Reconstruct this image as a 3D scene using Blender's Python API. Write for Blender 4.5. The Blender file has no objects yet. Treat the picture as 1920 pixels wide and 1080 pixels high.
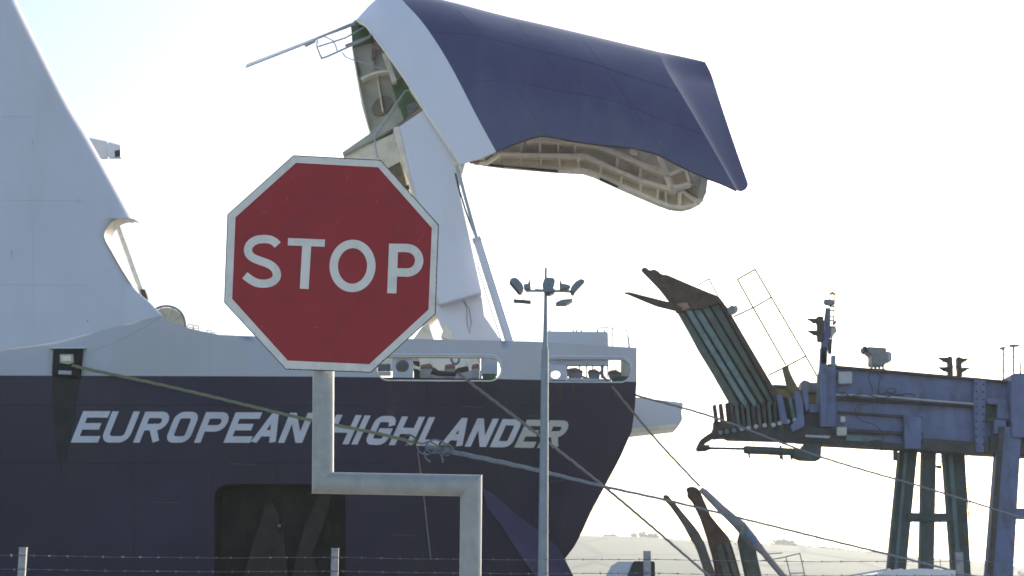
import bpy, bmesh, math, random
from mathutils import Vector, Matrix
from mathutils import noise as mnoise
random.seed(7)
sc = bpy.context.scene
COL = sc.collection

# ------------------------------------------------------------------ camera
F = 3200.0                      # focal length in pixels of the 1920 px wide photograph
PITCH = math.atan(650 / 3200.0)
ROLL = math.radians(0.35)
CAM = Vector((0, 0, 1.6))
cd = bpy.data.cameras.new('camera')
cd.sensor_width = 36; cd.lens = F / 1920 * 36
cd.clip_start = 0.1; cd.clip_end = 12000
cd.dof.use_dof = True; cd.dof.focus_distance = 6.6; cd.dof.aperture_fstop = 13
cam = bpy.data.objects.new('camera', cd); COL.objects.link(cam)
M = Matrix.Rotation(math.pi / 2 + PITCH, 4, 'X') @ Matrix.Rotation(ROLL, 4, 'Z')
cam.matrix_world = Matrix.Translation(CAM) @ M
sc.camera = cam
R3 = M.to_3x3()

# ------------------------------------------------------------------ sky, sun, exposure
SUN_EL, SUN_AZ = math.radians(21), math.radians(29)
world = bpy.data.worlds.new('World'); sc.world = world; world.use_nodes = True
wn, wl = world.node_tree.nodes, world.node_tree.links
sky = wn.new('ShaderNodeTexSky'); sky.sky_type = 'NISHITA'; sky.sun_disc = False
sky.sun_elevation = SUN_EL; sky.sun_rotation = SUN_AZ
sky.air_density = 1.0; sky.dust_density = 1.8; sky.ozone_density = 1.0
wl.new(sky.outputs[0], wn['Background'].inputs[0]); wn['Background'].inputs[1].default_value = 0.12
sl = bpy.data.lights.new('sun', 'SUN'); sl.energy = 3.2; sl.angle = math.radians(0.53); sl.color = (1, .93, .82)
sun = bpy.data.objects.new('sun', sl); COL.objects.link(sun)
sv = Vector((math.sin(SUN_AZ) * math.cos(SUN_EL), math.cos(SUN_AZ) * math.cos(SUN_EL), math.sin(SUN_EL)))
sun.rotation_euler = sv.to_track_quat('Z', 'Y').to_euler()
sun.location = sv * 200
sc.view_settings.view_transform = 'Standard'; sc.view_settings.look = 'None'
sc.view_settings.exposure = 0.95; sc.view_settings.gamma = 1
sc.view_settings.use_curve_mapping = False
sc.render.engine = 'CYCLES'
sc.cycles.use_denoising = True
sc.cycles.max_bounces = 8; sc.cycles.volume_bounces = 0
sc.cycles.sample_clamp_indirect = 8

# ------------------------------------------------------------------ survey helpers: sight lines met with real planes and surfaces
def ray(px, py):
    return R3 @ Vector((px - 960, 540 - py, -F))
def P(px, py, Y):
    d = ray(px, py); return CAM + d * (Y / d.y)
def PZ(px, py, Z):
    d = ray(px, py); return CAM + d * ((Z - CAM.z) / d.z)
def S(px, py, f, off=0.0):
    d = ray(px, py); Y = 75.0
    for _ in range(25):
        p = CAM + d * (Y / d.y); Y = f(p.x, p.z)
    p = CAM + d * ((Y + off) / d.y); return p
def zp(o, s, pts):
    return [(o[0] + x / s, o[1] + y / s) for x, y in pts]

# ------------------------------------------------------------------ materials
MAT = {}
def mat(name, col, rough=.5, metal=0, var=.12, scale=3, bump=0, bscale=20, dirt=None, dirt_amt=.35, dirt_scale=(1, 1, 1), dirt_freq=1.5,
        spec=.5, detail=6, transm=0, emis=None, coat=0):
    m = bpy.data.materials.new(name); m.use_nodes = True; MAT[name] = m
    n, l = m.node_tree.nodes, m.node_tree.links
    b = n['Principled BSDF']
    tc = n.new('ShaderNodeTexCoord')
    no = n.new('ShaderNodeTexNoise'); no.inputs['Scale'].default_value = scale; no.inputs['Detail'].default_value = detail
    l.new(tc.outputs['Object'], no.inputs['Vector'])
    mx = n.new('ShaderNodeMix'); mx.data_type = 'RGBA'
    c = Vector(col)
    mx.inputs[6].default_value = (*(c * (1 - var)), 1); mx.inputs[7].default_value = (*[min(1, v) for v in c * (1 + var)], 1)
    mr = n.new('ShaderNodeMapRange'); mr.inputs[1].default_value = .3; mr.inputs[2].default_value = .7
    l.new(no.outputs[0], mr.inputs[0]); l.new(mr.outputs[0], mx.inputs[0])
    out = mx.outputs[2]
    if dirt:
        mp = n.new('ShaderNodeMapping'); mp.inputs['Scale'].default_value = dirt_scale
        l.new(tc.outputs['Object'], mp.inputs[0])
        n2 = n.new('ShaderNodeTexNoise'); n2.inputs['Scale'].default_value = dirt_freq; n2.inputs['Detail'].default_value = 8; n2.inputs['Roughness'].default_value = .65
        l.new(mp.outputs[0], n2.inputs['Vector'])
        m2 = n.new('ShaderNodeMapRange'); m2.inputs[1].default_value = .5; m2.inputs[2].default_value = .72; m2.inputs[4].default_value = dirt_amt
        l.new(n2.outputs[0], m2.inputs[0])
        x2 = n.new('ShaderNodeMix'); x2.data_type = 'RGBA'; x2.inputs[7].default_value = (*dirt, 1)
        l.new(m2.outputs[0], x2.inputs[0]); l.new(out, x2.inputs[6]); out = x2.outputs[2]
    l.new(out, b.inputs['Base Color'])
    b.inputs['Roughness'].default_value = rough; b.inputs['Metallic'].default_value = metal
    b.inputs['Specular IOR Level'].default_value = spec
    if coat: b.inputs['Coat Weight'].default_value = coat
    if transm: b.inputs['Transmission Weight'].default_value = transm
    if emis: b.inputs['Emission Color'].default_value = (*emis, 1); b.inputs['Emission Strength'].default_value = 1
    if bump:
        n3 = n.new('ShaderNodeTexNoise'); n3.inputs['Scale'].default_value = bscale; n3.inputs['Detail'].default_value = 4
        l.new(tc.outputs['Object'], n3.inputs['Vector'])
        bp = n.new('ShaderNodeBump'); bp.inputs['Strength'].default_value = 1; bp.inputs['Distance'].default_value = bump
        l.new(n3.outputs[0], bp.inputs['Height']); l.new(bp.outputs[0], b.inputs['Normal'])
    return m

mat('sign_red', (.33, .030, .034), .6, var=.05, scale=8, dirt=(.12, .03, .035), dirt_amt=.35, dirt_freq=9)
mat('sign_white', (.74, .73, .70), .5, var=.05, scale=14, dirt=(.3, .32, .3), dirt_amt=.35, dirt_freq=12)
mat('sign_back', (.35, .36, .37), .5, .6, var=.1)
mat('edge_grime', (.06, .065, .06), .9, var=.5, scale=60)
mat('scratch', (.45, .17, .19), .6, var=.1)
mat('galvanised', (.35, .37, .37), .55, .25, var=.09, scale=26, bump=.0006, bscale=60, dirt=(.5, .52, .53), dirt_amt=.35, dirt_freq=30, detail=8)
mat('galvanised_post', (.3, .31, .34), .45, .6, var=.18, scale=20, bump=.0006, bscale=50)
mat('wire', (.2, .2, .23), .4, .8, var=.1)
mat('bulwark_shaded_white', (.48, .50, .56), .45, var=.03, scale=.5, bump=.012, bscale=.55, dirt=(.42, .43, .36), dirt_amt=.4, dirt_scale=(1, 1, .22), dirt_freq=.4)  # shade of the sloped side below the knuckle put into this darker white
mat('strake_lit_blue', (.04, .04, .12), .45, var=.15, scale=.6)  # brighter than the hull: light caught by the ridge put into the blue
mat('visor_white', (.77, .775, .86), .4, var=.02, scale=.6, bump=.006, bscale=.8, dirt=(.62, .62, .62), dirt_amt=.3, dirt_scale=(1, 1, .3), dirt_freq=.5)
mat('ship_white', (.61, .64, .725), .42, var=.025, scale=.4, bump=.012, bscale=.55, dirt=(.5, .5, .44), dirt_amt=.35, dirt_scale=(1, 1, .22), dirt_freq=.35, coat=.1)
mat('ship_cream', (.90, .84, .70), .6, var=.06, scale=1.5, dirt=(.33, .26, .17), dirt_amt=.45, dirt_freq=1.4)
mat('web_grey', (.48, .48, .41), .7, var=.12, scale=1.2, dirt=(.28, .27, .2), dirt_amt=.4, dirt_freq=1)
mat('ship_inner', (.76, .68, .53), .7, var=.12, scale=1.2, dirt=(.2, .19, .14), dirt_amt=.4, dirt_freq=1)
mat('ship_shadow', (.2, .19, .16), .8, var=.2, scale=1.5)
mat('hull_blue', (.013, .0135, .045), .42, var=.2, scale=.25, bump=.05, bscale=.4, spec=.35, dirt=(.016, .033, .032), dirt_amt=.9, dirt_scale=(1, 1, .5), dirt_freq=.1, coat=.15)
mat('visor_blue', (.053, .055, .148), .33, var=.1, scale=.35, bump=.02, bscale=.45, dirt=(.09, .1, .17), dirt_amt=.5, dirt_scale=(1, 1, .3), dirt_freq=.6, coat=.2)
mat('hull_wear', (.05, .036, .032), .7, var=.2)
mat('hull_scrape', (.045, .045, .065), .6, var=.1)
mat('stain', (.50, .48, .50), .6, var=.1)
mat('letter_paint', (.62, .64, .72), .5, var=.05, scale=1, dirt=(.33, .36, .36), dirt_amt=.4, dirt_freq=.8)
mat('letter_paint_dull', (.52, .53, .50), .55, var=.06, scale=1)
mat('deck_green', (.075, .16, .06), .6, var=.2, scale=1.5, dirt=(.2, .22, .15), dirt_amt=.4)
mat('machine_grey', (.2, .22, .25), .5, .2, var=.2, scale=4, dirt=(.2, .1, .05), dirt_amt=.5)
mat('dark_rope', (.07, .065, .05), .9, var=.3, scale=12)
mat('red_lead', (.30, .20, .15), .7, var=.2, scale=4)
mat('recess_black', (.021, .023, .02), .7, spec=.2, var=.3, scale=1.2, dirt=(.07, .06, .03), dirt_amt=.5, dirt_scale=(1, 1, .3))
mat('brown_rust', (.030, .026, .02), .8, var=.25, scale=2, dirt=(.04, .03, .025), dirt_amt=.6)
mat('algae', (.021, .026, .024), .8, var=.3, scale=1.0)
mat('rope_green', (.22, .23, .13), .9, var=.2, scale=10, bump=.02, bscale=14)
mat('rope_grey', (.22, .25, .27), .9, var=.2, scale=10, bump=.02, bscale=14)
mat('rope_tan', (.20, .185, .16), .9, var=.2, scale=10, bump=.02, bscale=14)
mat('rope_blue', (.13, .19, .27), .9, var=.3, scale=8, bump=.02, bscale=12)
mat('link_blue', (.118, .162, .31), .55, var=.18, scale=.9, dirt=(.05, .06, .075), dirt_amt=.75, dirt_scale=(1, 1, .45), dirt_freq=1.3, bump=.01, bscale=1.5)
mat('link_dark', (.05, .055, .06), .7, var=.3, scale=2, dirt=(.09, .06, .04), dirt_amt=.5)
mat('link_teal', (.10, .18, .19), .6, var=.22, scale=1.4, dirt=(.09, .075, .05), dirt_amt=.6, dirt_scale=(1, 1, .5), dirt_freq=1.6)
mat('slat_teal', (.15, .245, .255), .55, var=.2, scale=1.6, dirt=(.09, .08, .06), dirt_amt=.7, dirt_freq=2.2)
mat('slat_green', (.085, .125, .11), .65, var=.22, scale=1.6, dirt=(.08, .06, .045), dirt_amt=.7, dirt_freq=2)
mat('rust', (.07, .052, .044), .85, var=.35, scale=2.5, bump=.02, bscale=9, dirt=(.17, .08, .05), dirt_amt=.45, dirt_freq=2)
mat('pier_green', (.06, .09, .09), .7, var=.25, scale=1.2, dirt=(.04, .045, .04), dirt_amt=.6, dirt_scale=(1, 1, .3))
mat('ochre', (.27, .19, .06), .6, var=.2, scale=3)
mat('olive', (.14, .12, .06), .7, var=.25, scale=3)
mat('pale_box', (.42, .46, .5), .5, var=.08, scale=4)
mat('mast_grey', (.22, .26, .31), .42, .45, var=.1, scale=3)
mat('lamp_body', (.16, .19, .22), .4, .4, var=.15, scale=5)
mat('lamp_arm', (.5, .5, .46), .5, .2, var=.1, scale=5)
mat('black_plastic', (.04, .035, .035), .5, var=.2, scale=6)
mat('lens_glass', (.05, .05, .05), .1, var=.05)
mat('orange_cap', (.7, .35, .12), .4, var=.1)
mat('rail_gold', (.15, .12, .05), .5, .2, var=.1, scale=8)
mat('fender_wood', (.12, .105, .09), .85, var=.3, scale=2, bump=.02, bscale=8, dirt=(.16, .07, .06), dirt_amt=.6, dirt_freq=.8)
mat('fender_green', (.10, .12, .10), .85, var=.3, scale=2, bump=.02, bscale=8, dirt=(.07, .06, .04), dirt_amt=.5)
mat('fender_rust', (.10, .06, .045), .85, var=.35, scale=2, bump=.02, bscale=8, dirt=(.05, .05, .04), dirt_amt=.6, dirt_freq=.8)
mat('fender_pale', (.27, .255, .28), .8, var=.2, scale=2, dirt=(.15, .19, .24), dirt_amt=.8, dirt_freq=.5)
mat('bounce_concrete', (.33, .31, .27), .85, var=.25, scale=.6, bump=.006, bscale=60)  # pale dry concrete, lightened so the unseen quay bounces light onto undersides
mat('concrete', (.28, .27, .25), .85, var=.15, scale=.8, bump=.01, bscale=20)
mat('van_white', (.72, .73, .75), .3, var=.03, scale=2, coat=.3)
mat('van_glass', (.02, .025, .03), .08, var=.05)
mat('tyre', (.02, .02, .02), .9, var=.1)
mat('lamp_red', (.35, .02, .02), .3, var=.05)
mat('cabin_white', (.5, .54, .62), .5, var=.06, scale=3)
mat('cabin_dark', (.035, .037, .037), .6, var=.15, scale=3)
mat('tree_far', (.10, .11, .055), .9, var=.4, scale=.08)

# ------------------------------------------------------------------ mesh builder
def world_loc(o):
    v = Vector((0, 0, 0))
    while o is not None:
        v += o.location; o = o.parent
    return v
class MB:
    def __init__(s): s.v = []; s.f = []
    def add(s, vs, fs):
        k = len(s.v); s.v += [Vector(v) for v in vs]; s.f += [tuple(i + k for i in f) for f in fs]; return s
    def prism(s, front, ext):
        n = len(front); back = [p + ext for p in front]
        return s.add(list(front) + back, [tuple(range(n)), tuple(range(2 * n - 1, n - 1, -1))] +
                     [(i, i + n, (i + 1) % n + n, (i + 1) % n) for i in range(n)])
    def box(s, c, d, rz=0, ry=0):
        m = Matrix.Rotation(rz, 3, 'Z') @ Matrix.Rotation(ry, 3, 'Y')
        vs = [Vector(c) + m @ Vector((x * d[0] / 2, y * d[1] / 2, z * d[2] / 2)) for x in (-1, 1) for y in (-1, 1) for z in (-1, 1)]
        return s.add(vs, [(0, 1, 3, 2), (4, 6, 7, 5), (0, 4, 5, 1), (2, 3, 7, 6), (0, 2, 6, 4), (1, 5, 7, 3)])
    def tube(s, pts, r, n=8, cap=True):
        pts = [Vector(p) for p in pts]
        rs = r if isinstance(r, (list, tuple)) else [r] * len(pts)
        ref = Vector((0.31, 0.94, 0.13)).normalized(); prev = None; k0 = len(s.v)
        for i, p in enumerate(pts):
            a = (pts[i] - pts[i - 1]).normalized() if i else None
            b = (pts[i + 1] - pts[i]).normalized() if i < len(pts) - 1 else None
            t = (a + b).normalized() if a is not None and b is not None else (a if b is None else b)
            u = (ref - t * ref.dot(t)); u.normalize(); w = t.cross(u)
            sc_ = 1.0
            if a is not None and b is not None:
                sc_ = min(1.6, 1 / max(.5, t.dot(b)))
            for j in range(n):
                an = 2 * math.pi * j / n
                off = (u * math.cos(an) + w * math.sin(an)) * rs[i]
                if sc_ > 1.001:   # mitre: stretch in the bend plane
                    bd = (b - a).normalized(); off += bd * off.dot(bd) * (sc_ - 1)
                s.v.append(p + off)
            if i:
                for j in range(n):
                    q = k0 + (i - 1) * n; s.f.append((q + j, q + (j + 1) % n, q + n + (j + 1) % n, q + n + j))
        if cap:
            s.f.append(tuple(range(k0 + n - 1, k0 - 1, -1))); q = k0 + (len(pts) - 1) * n; s.f.append(tuple(range(q, q + n)))
        return s
    def grid(s, rows):
        k = len(s.v); nr, nc = len(rows), len(rows[0])
        for r in rows: s.v += [Vector(p) for p in r]
        for i in range(nr - 1):
            for j in range(nc - 1):
                s.f.append((k + i * nc + j, k + i * nc + j + 1, k + (i + 1) * nc + j + 1, k + (i + 1) * nc + j))
        return s
    def build(s, name, m, parent=None, smooth=False, bevel=0, fix=True):
        me = bpy.data.meshes.new(name)
        o = bpy.data.objects.new(name, me); COL.objects.link(o)
        off = world_loc(parent) if parent else Vector((0, 0, 0))
        me.from_pydata([tuple(v - off) for v in s.v], [], s.f)
        bm = bmesh.new(); bm.from_mesh(me)
        bmesh.ops.remove_doubles(bm, verts=bm.verts, dist=1e-5)
        if fix: bmesh.ops.recalc_face_normals(bm, faces=bm.faces)
        if bevel:
            es = [e for e in bm.edges if len(e.link_faces) == 2 and e.calc_face_angle(0) > .5]
            bmesh.ops.bevel(bm, geom=es, offset=bevel, segments=2, affect='EDGES', clamp_overlap=True)
        bm.to_mesh(me); bm.free()
        if smooth:
            for p in me.polygons: p.use_smooth = True
            try: me.set_sharp_from_angle(angle=math.radians(38))
            except Exception: pass
        if m: me.materials.append(MAT[m])
        if parent: o.parent = parent
        return o
def tag(o, label=None, cat=None, group=None, kind=None):
    if label: o['label'] = label
    if cat: o['category'] = cat
    if group: o['group'] = group
    if kind: o['kind'] = kind
    return o
def empty(name, loc, label, cat, group=None):
    o = bpy.data.objects.new(name, None); COL.objects.link(o); o.location = loc; o.empty_display_size = .3
    return tag(o, label, cat, group)
def pr(name, m, parent, pts, Y, th=.3, bevel=0, ext=None):
    """solid plate: outline on the upright plane at distance Y, given its own thickness away from us"""
    return MB().prism([P(x, y, Y) for x, y in pts], ext or Vector((0, th, 0))).build(name, m, parent, bevel=bevel)
def rect(x0, y0, x1, y1): return [(x0, y0), (x1, y0), (x1, y1), (x0, y1)]
def tb(name, m, parent, pts, rpx, Y, n=8, smooth=True):
    ps = [P(p[0], p[1], p[2] if len(p) > 2 else Y) for p in pts]
    rs = [rpx[i] if isinstance(rpx, (list, tuple)) else rpx for i in range(len(pts))]
    rr = [rs[i] * ps[i].y / F for i in range(len(ps))]
    return MB().tube(ps, rr, n).build(name, m, parent, smooth=smooth)
def lerp(pts, x):
    if x <= pts[0][0]: a, b = pts[0], pts[1]
    elif x >= pts[-1][0]: a, b = pts[-2], pts[-1]
    else:
        for a, b in zip(pts, pts[1:]):
            if a[0] <= x <= b[0]: break
    return a[1] + (b[1] - a[1]) * (x - a[0]) / (b[0] - a[0])
def resample(poly, n):
    d = [0]
    for a, b in zip(poly, poly[1:]): d.append(d[-1] + math.dist(a, b))
    out = []
    for i in range(n):
        t = d[-1] * i / (n - 1)
        for k in range(len(d) - 1):
            if t <= d[k + 1] + 1e-9: break
        w = (t - d[k]) / max(1e-9, d[k + 1] - d[k])
        out.append(tuple(poly[k][q] + (poly[k + 1][q] - poly[k][q]) * w for q in range(len(poly[0]))))
    return out
def smooth_poly(pts, n):
    """Catmull-Rom through points"""
    out = []; q = [pts[0]] + list(pts) + [pts[-1]]
    for i in range(1, len(q) - 2):
        for k in range(n):
            t = k / n
            out.append(tuple(.5 * (2 * q[i][c] + (q[i + 1][c] - q[i - 1][c]) * t + (2 * q[i - 1][c] - 5 * q[i][c] + 4 * q[i + 1][c] - q[i + 2][c]) * t * t
                            + (3 * q[i][c] - q[i - 1][c] - 3 * q[i + 1][c] + q[i + 2][c]) * t ** 3) for c in range(len(pts[0]))))
    out.append(tuple(pts[-1])); return out
def coons(c0, c1, d0, d1, nu, nv, depth, ease=None):
    """pixel-traced outline of a curved plate -> points at depth(u, v); c0/c1 = first/last row, d0/d1 = first/last column"""
    C0, C1, D0, D1 = resample(c0, nu), resample(c1, nu), resample(d0, 65), resample(d1, 65)
    def at(D, t):
        x = t * 64; i = min(63, int(x)); w = x - i; return [D[i][q] * (1 - w) + D[i + 1][q] * w for q in (0, 1)]
    rows = []
    for j in range(nv):
        s = j / (nv - 1); v = ease(s) if ease else s; row = []
        for i in range(nu):
            u = i / (nu - 1); a, b = at(D0, v), at(D1, v); p = []
            for q in (0, 1):
                p.append((1 - v) * C0[i][q] + v * C1[i][q] + (1 - u) * a[q] + u * b[q]
                         - ((1 - u) * (1 - v) * C0[0][q] + u * (1 - v) * C0[-1][q] + (1 - u) * v * C1[0][q] + u * v * C1[-1][q]))
            row.append(P(p[0], p[1], depth(u, s)))
        rows.append(row)
    return rows

# ------------------------------------------------------------------ lettering: strokes of constant width
def arc(cx, cy, rx, ry, a0, a1, n=8):
    return [(cx + rx * math.cos(math.radians(a0 + (a1 - a0) * i / n)), cy + ry * math.sin(math.radians(a0 + (a1 - a0) * i / n))) for i in range(n + 1)]
def ribbon(line, w, closed=False, ext=0.0, clampy=None):
    """2-D stroke outline: list of (left, right) pairs"""
    n = len(line); pts = [Vector(p) for p in line]
    if not closed and ext:
        pts[0] = pts[0] + (pts[0] - pts[1]).normalized() * ext
        pts[-1] = pts[-1] + (pts[-1] - pts[-2]).normalized() * ext
    out = []
    for i in range(n):
        a = pts[i] - pts[i - 1] if (i or closed) else None
        b = pts[(i + 1) % n] - pts[i] if (i < n - 1 or closed) else None
        ta = a.normalized() if a is not None else b.normalized(); tb_ = b.normalized() if b is not None else ta
        na, nb = Vector((-ta.y, ta.x)), Vector((-tb_.y, tb_.x))
        m = (na + nb); m = m.normalized() if m.length > 1e-6 else na
        k = min(2.6, 1 / max(.3, m.dot(na)))
        l, r = pts[i] + m * w / 2 * k, pts[i] - m * w / 2 * k
        if clampy:
            for q in (l, r): q.y = min(clampy[1], max(clampy[0], q.y))
        out.append((l, r))
    if closed: out.append(out[0])
    return out
def letter_mesh(strokes, mapper, th, step):
    """mapper(x, y, k, back) -> 3-D point; each stroke of a letter sits a hair behind the one before"""
    mb = MB()
    for k, rb in enumerate(strokes):
        n = len(rb); fr = [mapper(*q, k * step) for pr_ in rb for q in pr_]; bk = [mapper(*q, th) for pr_ in rb for q in pr_]
        fs = []
        for i in range(n - 1):
            a = 2 * i; fs += [(a, a + 1, a + 3, a + 2), (a + 2 * n, a + 2 + 2 * n, a + 3 + 2 * n, a + 1 + 2 * n),
                              (a, a + 2, a + 2 + 2 * n, a + 2 * n), (a + 1, a + 1 + 2 * n, a + 3 + 2 * n, a + 3)]
        e = 2 * n - 2; fs += [(0, 2 * n, 2 * n + 1, 1), (e, e + 1, e + 1 + 2 * n, e + 2 * n)]
        mb.add(fr + bk, fs)
    return mb
def glyph(ch, w, h, sw):
    """strokes in a w x h cell; polylines in 0..1 mapped to stroke centres"""
    r = .30
    def A(cx, cy, a0, a1, rx=r, ry=None): return arc(cx, cy, rx, ry or rx * (w - sw) / (h - sw), a0, a1, 6)
    ry = r * (w - sw) / (h - sw)
    G = {
        'E': [([(1, 1), (0, 1), (0, 0), (1, 0)], False), ([(0, .52), (.8, .52)], False)],
        'U': [([(0, 1)] + A(r, ry, 180, 270) + A(1 - r, ry, 270, 360) + [(1, 1)], False)],
        'R': [([(0, 0), (0, 1)] + A(1 - r, 1 - .25, 90, -90, r, .25) + [(.0, .5)], False), ([(.52, .48), (.86, 0)], False)],
        'O': [(A(r, 1 - ry, 180, 90) + A(1 - r, 1 - ry, 90, 0) + A(1 - r, ry, 360, 270) + A(r, ry, 270, 180), True)],
        'P': [([(0, 0), (0, 1)] + A(1 - r, 1 - .27, 90, -90, r, .27) + [(.0, .46)], False)],
        'A': [([(0, 0), (.47, 1), (.55, 1), (.93, 0)], False), ([(.2, .27), (.8, .27)], False)],
        'N': [([(0, 0), (0, 1)], False), ([(0.13, 1), (.87, 0)], False), ([(1, 0), (1, 1)], False)],
        'H': [([(0, 0), (0, 1)], False), ([(1, 0), (1, 1)], False), ([(0, .5), (1, .5)], False)],
        'I': [([(0, 0), (0, 1)], False)],
        'G': [(A(1 - r, 1 - ry, 10, 90) + A(r, 1 - ry, 90, 180) + A(r, ry, 180, 270) + A(1 - r, ry, 270, 360) + [(1, .46), (.55, .46)], False)],
        'L': [([(0, 1), (0, 0), (1, 0)], False)],
        'D': [([(0, 0), (0, 1)] + A(1 - r, 1 - ry, 90, 0) + A(1 - r, ry, 360, 270) + [(0, 0)], True)],
    }[ch]
    res = []
    for line, closed in G:
        pl = [(sw / 2 + x * (w - sw), sw / 2 + y * (h - sw)) for x, y in line]
        q = [pl[0]]
        for p in pl[1:]:
            if math.dist(p, q[-1]) > 1e-3: q.append(p)
        if closed and math.dist(q[0], q[-1]) < 1e-3: q.pop()
        res.append(ribbon(q, sw, closed, 0 if closed else sw / 2, (0, h)))
    return res

# ================================================================== GROUND, WATER, HILLS
def struct(name, mb, m, **k):
    o = mb.build(name, m, **k); o['kind'] = 'structure'; return o
mb = MB()
mb.add([(-400, -200, 0), (400, -200, 0), (400, 66, 0), (-400, 66, 0)], [(0, 1, 2, 3)])
struct('quay_ground', mb, 'bounce_concrete')
struct('quay_wall', MB().box((0, 66.6, -2.3), (800, 1.2, 4.9)), 'concrete')
wm = mat('sea_water', (.03, .045, .05), .12, var=.1, scale=.2, bump=.15, bscale=.35, spec=.5)
struct('sea', MB().add([(-3000, 60, -3.2), (3000, 60, -3.2), (3000, 1400, -3.2), (-3000, 1400, -3.2)], [(0, 1, 2, 3)]), 'sea_water')

def hill_material():
    m = bpy.data.materials.new('field_grass'); m.use_nodes = True; MAT['field_grass'] = m
    n, l = m.node_tree.nodes, m.node_tree.links; b = n['Principled BSDF']; b.inputs['Roughness'].default_value = .95
    tc = n.new('ShaderNodeTexCoord'); mp = n.new('ShaderNodeMapping'); mp.inputs['Scale'].default_value = (.008, .0045, 0)
    l.new(tc.outputs['Object'], mp.inputs[0])
    v = n.new('ShaderNodeTexVoronoi'); v.inputs['Scale'].default_value = 1; v.feature = 'F1'; l.new(mp.outputs[0], v.inputs['Vector'])
    v2 = n.new('ShaderNodeTexVoronoi'); v2.feature = 'DISTANCE_TO_EDGE'; v2.inputs['Scale'].default_value = 1; l.new(mp.outputs[0], v2.inputs['Vector'])
    cr = n.new('ShaderNodeValToRGB'); cr.color_ramp.elements[0].color = (.05, .075, .025, 1); cr.color_ramp.elements[1].color = (.27, .25, .13, 1)
    e = cr.color_ramp.elements.new(.5); e.color = (.13, .15, .06, 1)
    l.new(v.outputs['Color'], cr.inputs[0])
    c2 = n.new('ShaderNodeMapRange'); c2.inputs[1].default_value = .0; c2.inputs[2].default_value = .07
    l.new(v2.outputs['Distance'], c2.inputs[0])
    mx = n.new('ShaderNodeMix'); mx.data_type = 'RGBA'; mx.inputs[6].default_value = (.02, .028, .015, 1)
    l.new(c2.outputs[0], mx.inputs[0]); l.new(cr.outputs[0], mx.inputs[7]); l.new(mx.outputs[2], b.inputs['Base Color'])
hill_material()
RIDGE = [(0, 1010), (600, 1000), (1090, 1004), (1200, 1006), (1300, 1013), (1400, 1018), (1540, 1027), (1620, 1036), (1720, 1045), (1920, 1068), (2600, 1090), (4000, 1110)]
HY = 2300.0
def ridge_z(X):
    px = 960 + X / HY * F * 1.0
    return P(px, lerp(RIDGE, px) if px > 0 else 1010 + .01 * (-px), HY).z
rows = []
for i in range(40):
    Y = 1250 + (HY + 250 - 1250) * i / 39; row = []
    for j in range(121):
        X = -3000 + 50 * j
        t = max(0, min(1, (Y - 1250) / (HY - 1250))); s = t * t * (3 - 2 * t) * .55 + t * .45
        if Y > HY: s = 1 - (Y - HY) / 900
        z = -4 + (ridge_z(X * HY / max(Y, 1) if False else X) + 4) * s
        z += 5 * mnoise.noise(Vector((X * .004, Y * .004, 0))) * math.sin(math.pi * min(1, t))
        row.append((X, Y, z))
    rows.append(row)
o = MB().grid(rows).build('hills', 'field_grass', smooth=True, fix=False); o['kind'] = 'structure'
# ridge-top hedges and woods: thousands of leaf clumps, nobody could count them
mb = MB()
def clump(mb, c, r, n=7):
    for _ in range(n):
        d = Vector((random.gauss(0, .45), random.gauss(0, .45), random.gauss(0, .32))) * r
        p = Vector(c) + d; a = Vector((random.uniform(-1, 1), random.uniform(-1, 1), random.uniform(-1, 1))).normalized() * r * .38
        b = a.orthogonal().normalized() * r * .38; b = Matrix.Rotation(random.uniform(0, 6), 3, a) @ b
        mb.add([p - a - b, p + a - b * .6, p + a * .7 + b, p - a * .5 + b], [(0, 1, 2, 3)])
for k in range(2600):
    X = random.uniform(-700, 1500); w = .5 + .5 * mnoise.noise(Vector((X * .012, 3.3, 0)))
    if random.random() > w * 1.5: continue
    h = 1.6 + 5 * max(0, mnoise.noise(Vector((X * .006, 8.1, 0))) + .35)
    clump(mb, (X, HY + random.uniform(-8, 8), ridge_z(X) + h * .1 - 2), h * .75, 12)
for px, w_, h_ in ((1145, 12, 5), (1210, 22, 8), (1465, 10, 11), (1478, 9, 9), (1640, 14, 6)):
    for k in range(26):
        q = P(px + random.uniform(-w_, w_), 1010, HY); X = q.x
        clump(mb, (X, HY + random.uniform(-10, 10), ridge_z(X) + random.uniform(0, .7) * h_ * .75 - 2), h_ * .6, 10)
for k in range(420):       # hedgerows running down the slope
    line = random.randrange(12); X = -1300 + line * 260 + 40 * math.sin(line * 2.1); t = random.random()
    Y = 1400 + t * 850; X += (t - .5) * 160 * math.sin(line * 5.7)
    tt = (Y - 1250) / (HY - 1250); s = tt * tt * (3 - 2 * tt) * .55 + tt * .45
    z = -4 + (ridge_z(X) + 4) * s
    clump(mb, (X, Y, z + 2), 4, 6)
o = mb.build('hedgerow_trees', 'tree_far', fix=False); tag(o, 'hazy hedgerows and tree clumps along the distant hill ridge', 'trees', kind='stuff')

# air: one closed volume
hz = MB().box((0, 1500, 77), (6600, 3600, 166)).build('haze', None); hz['kind'] = 'stuff'
tag(hz, 'pale sunlit sea haze filling the air over the harbour', 'haze')
hm = bpy.data.materials.new('haze_air'); hm.use_nodes = True; n = hm.node_tree.nodes; n.remove(n['Principled BSDF'])
pv = n.new('ShaderNodeVolumePrincipled'); pv.inputs['Color'].default_value = (.93, .96, 1, 1); pv.inputs['Density'].default_value = .0002
pv.inputs['Anisotropy'].default_value = .3
hm.node_tree.links.new(pv.outputs[0], n['Material Output'].inputs['Volume']); hz.data.materials.append(hm)

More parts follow.
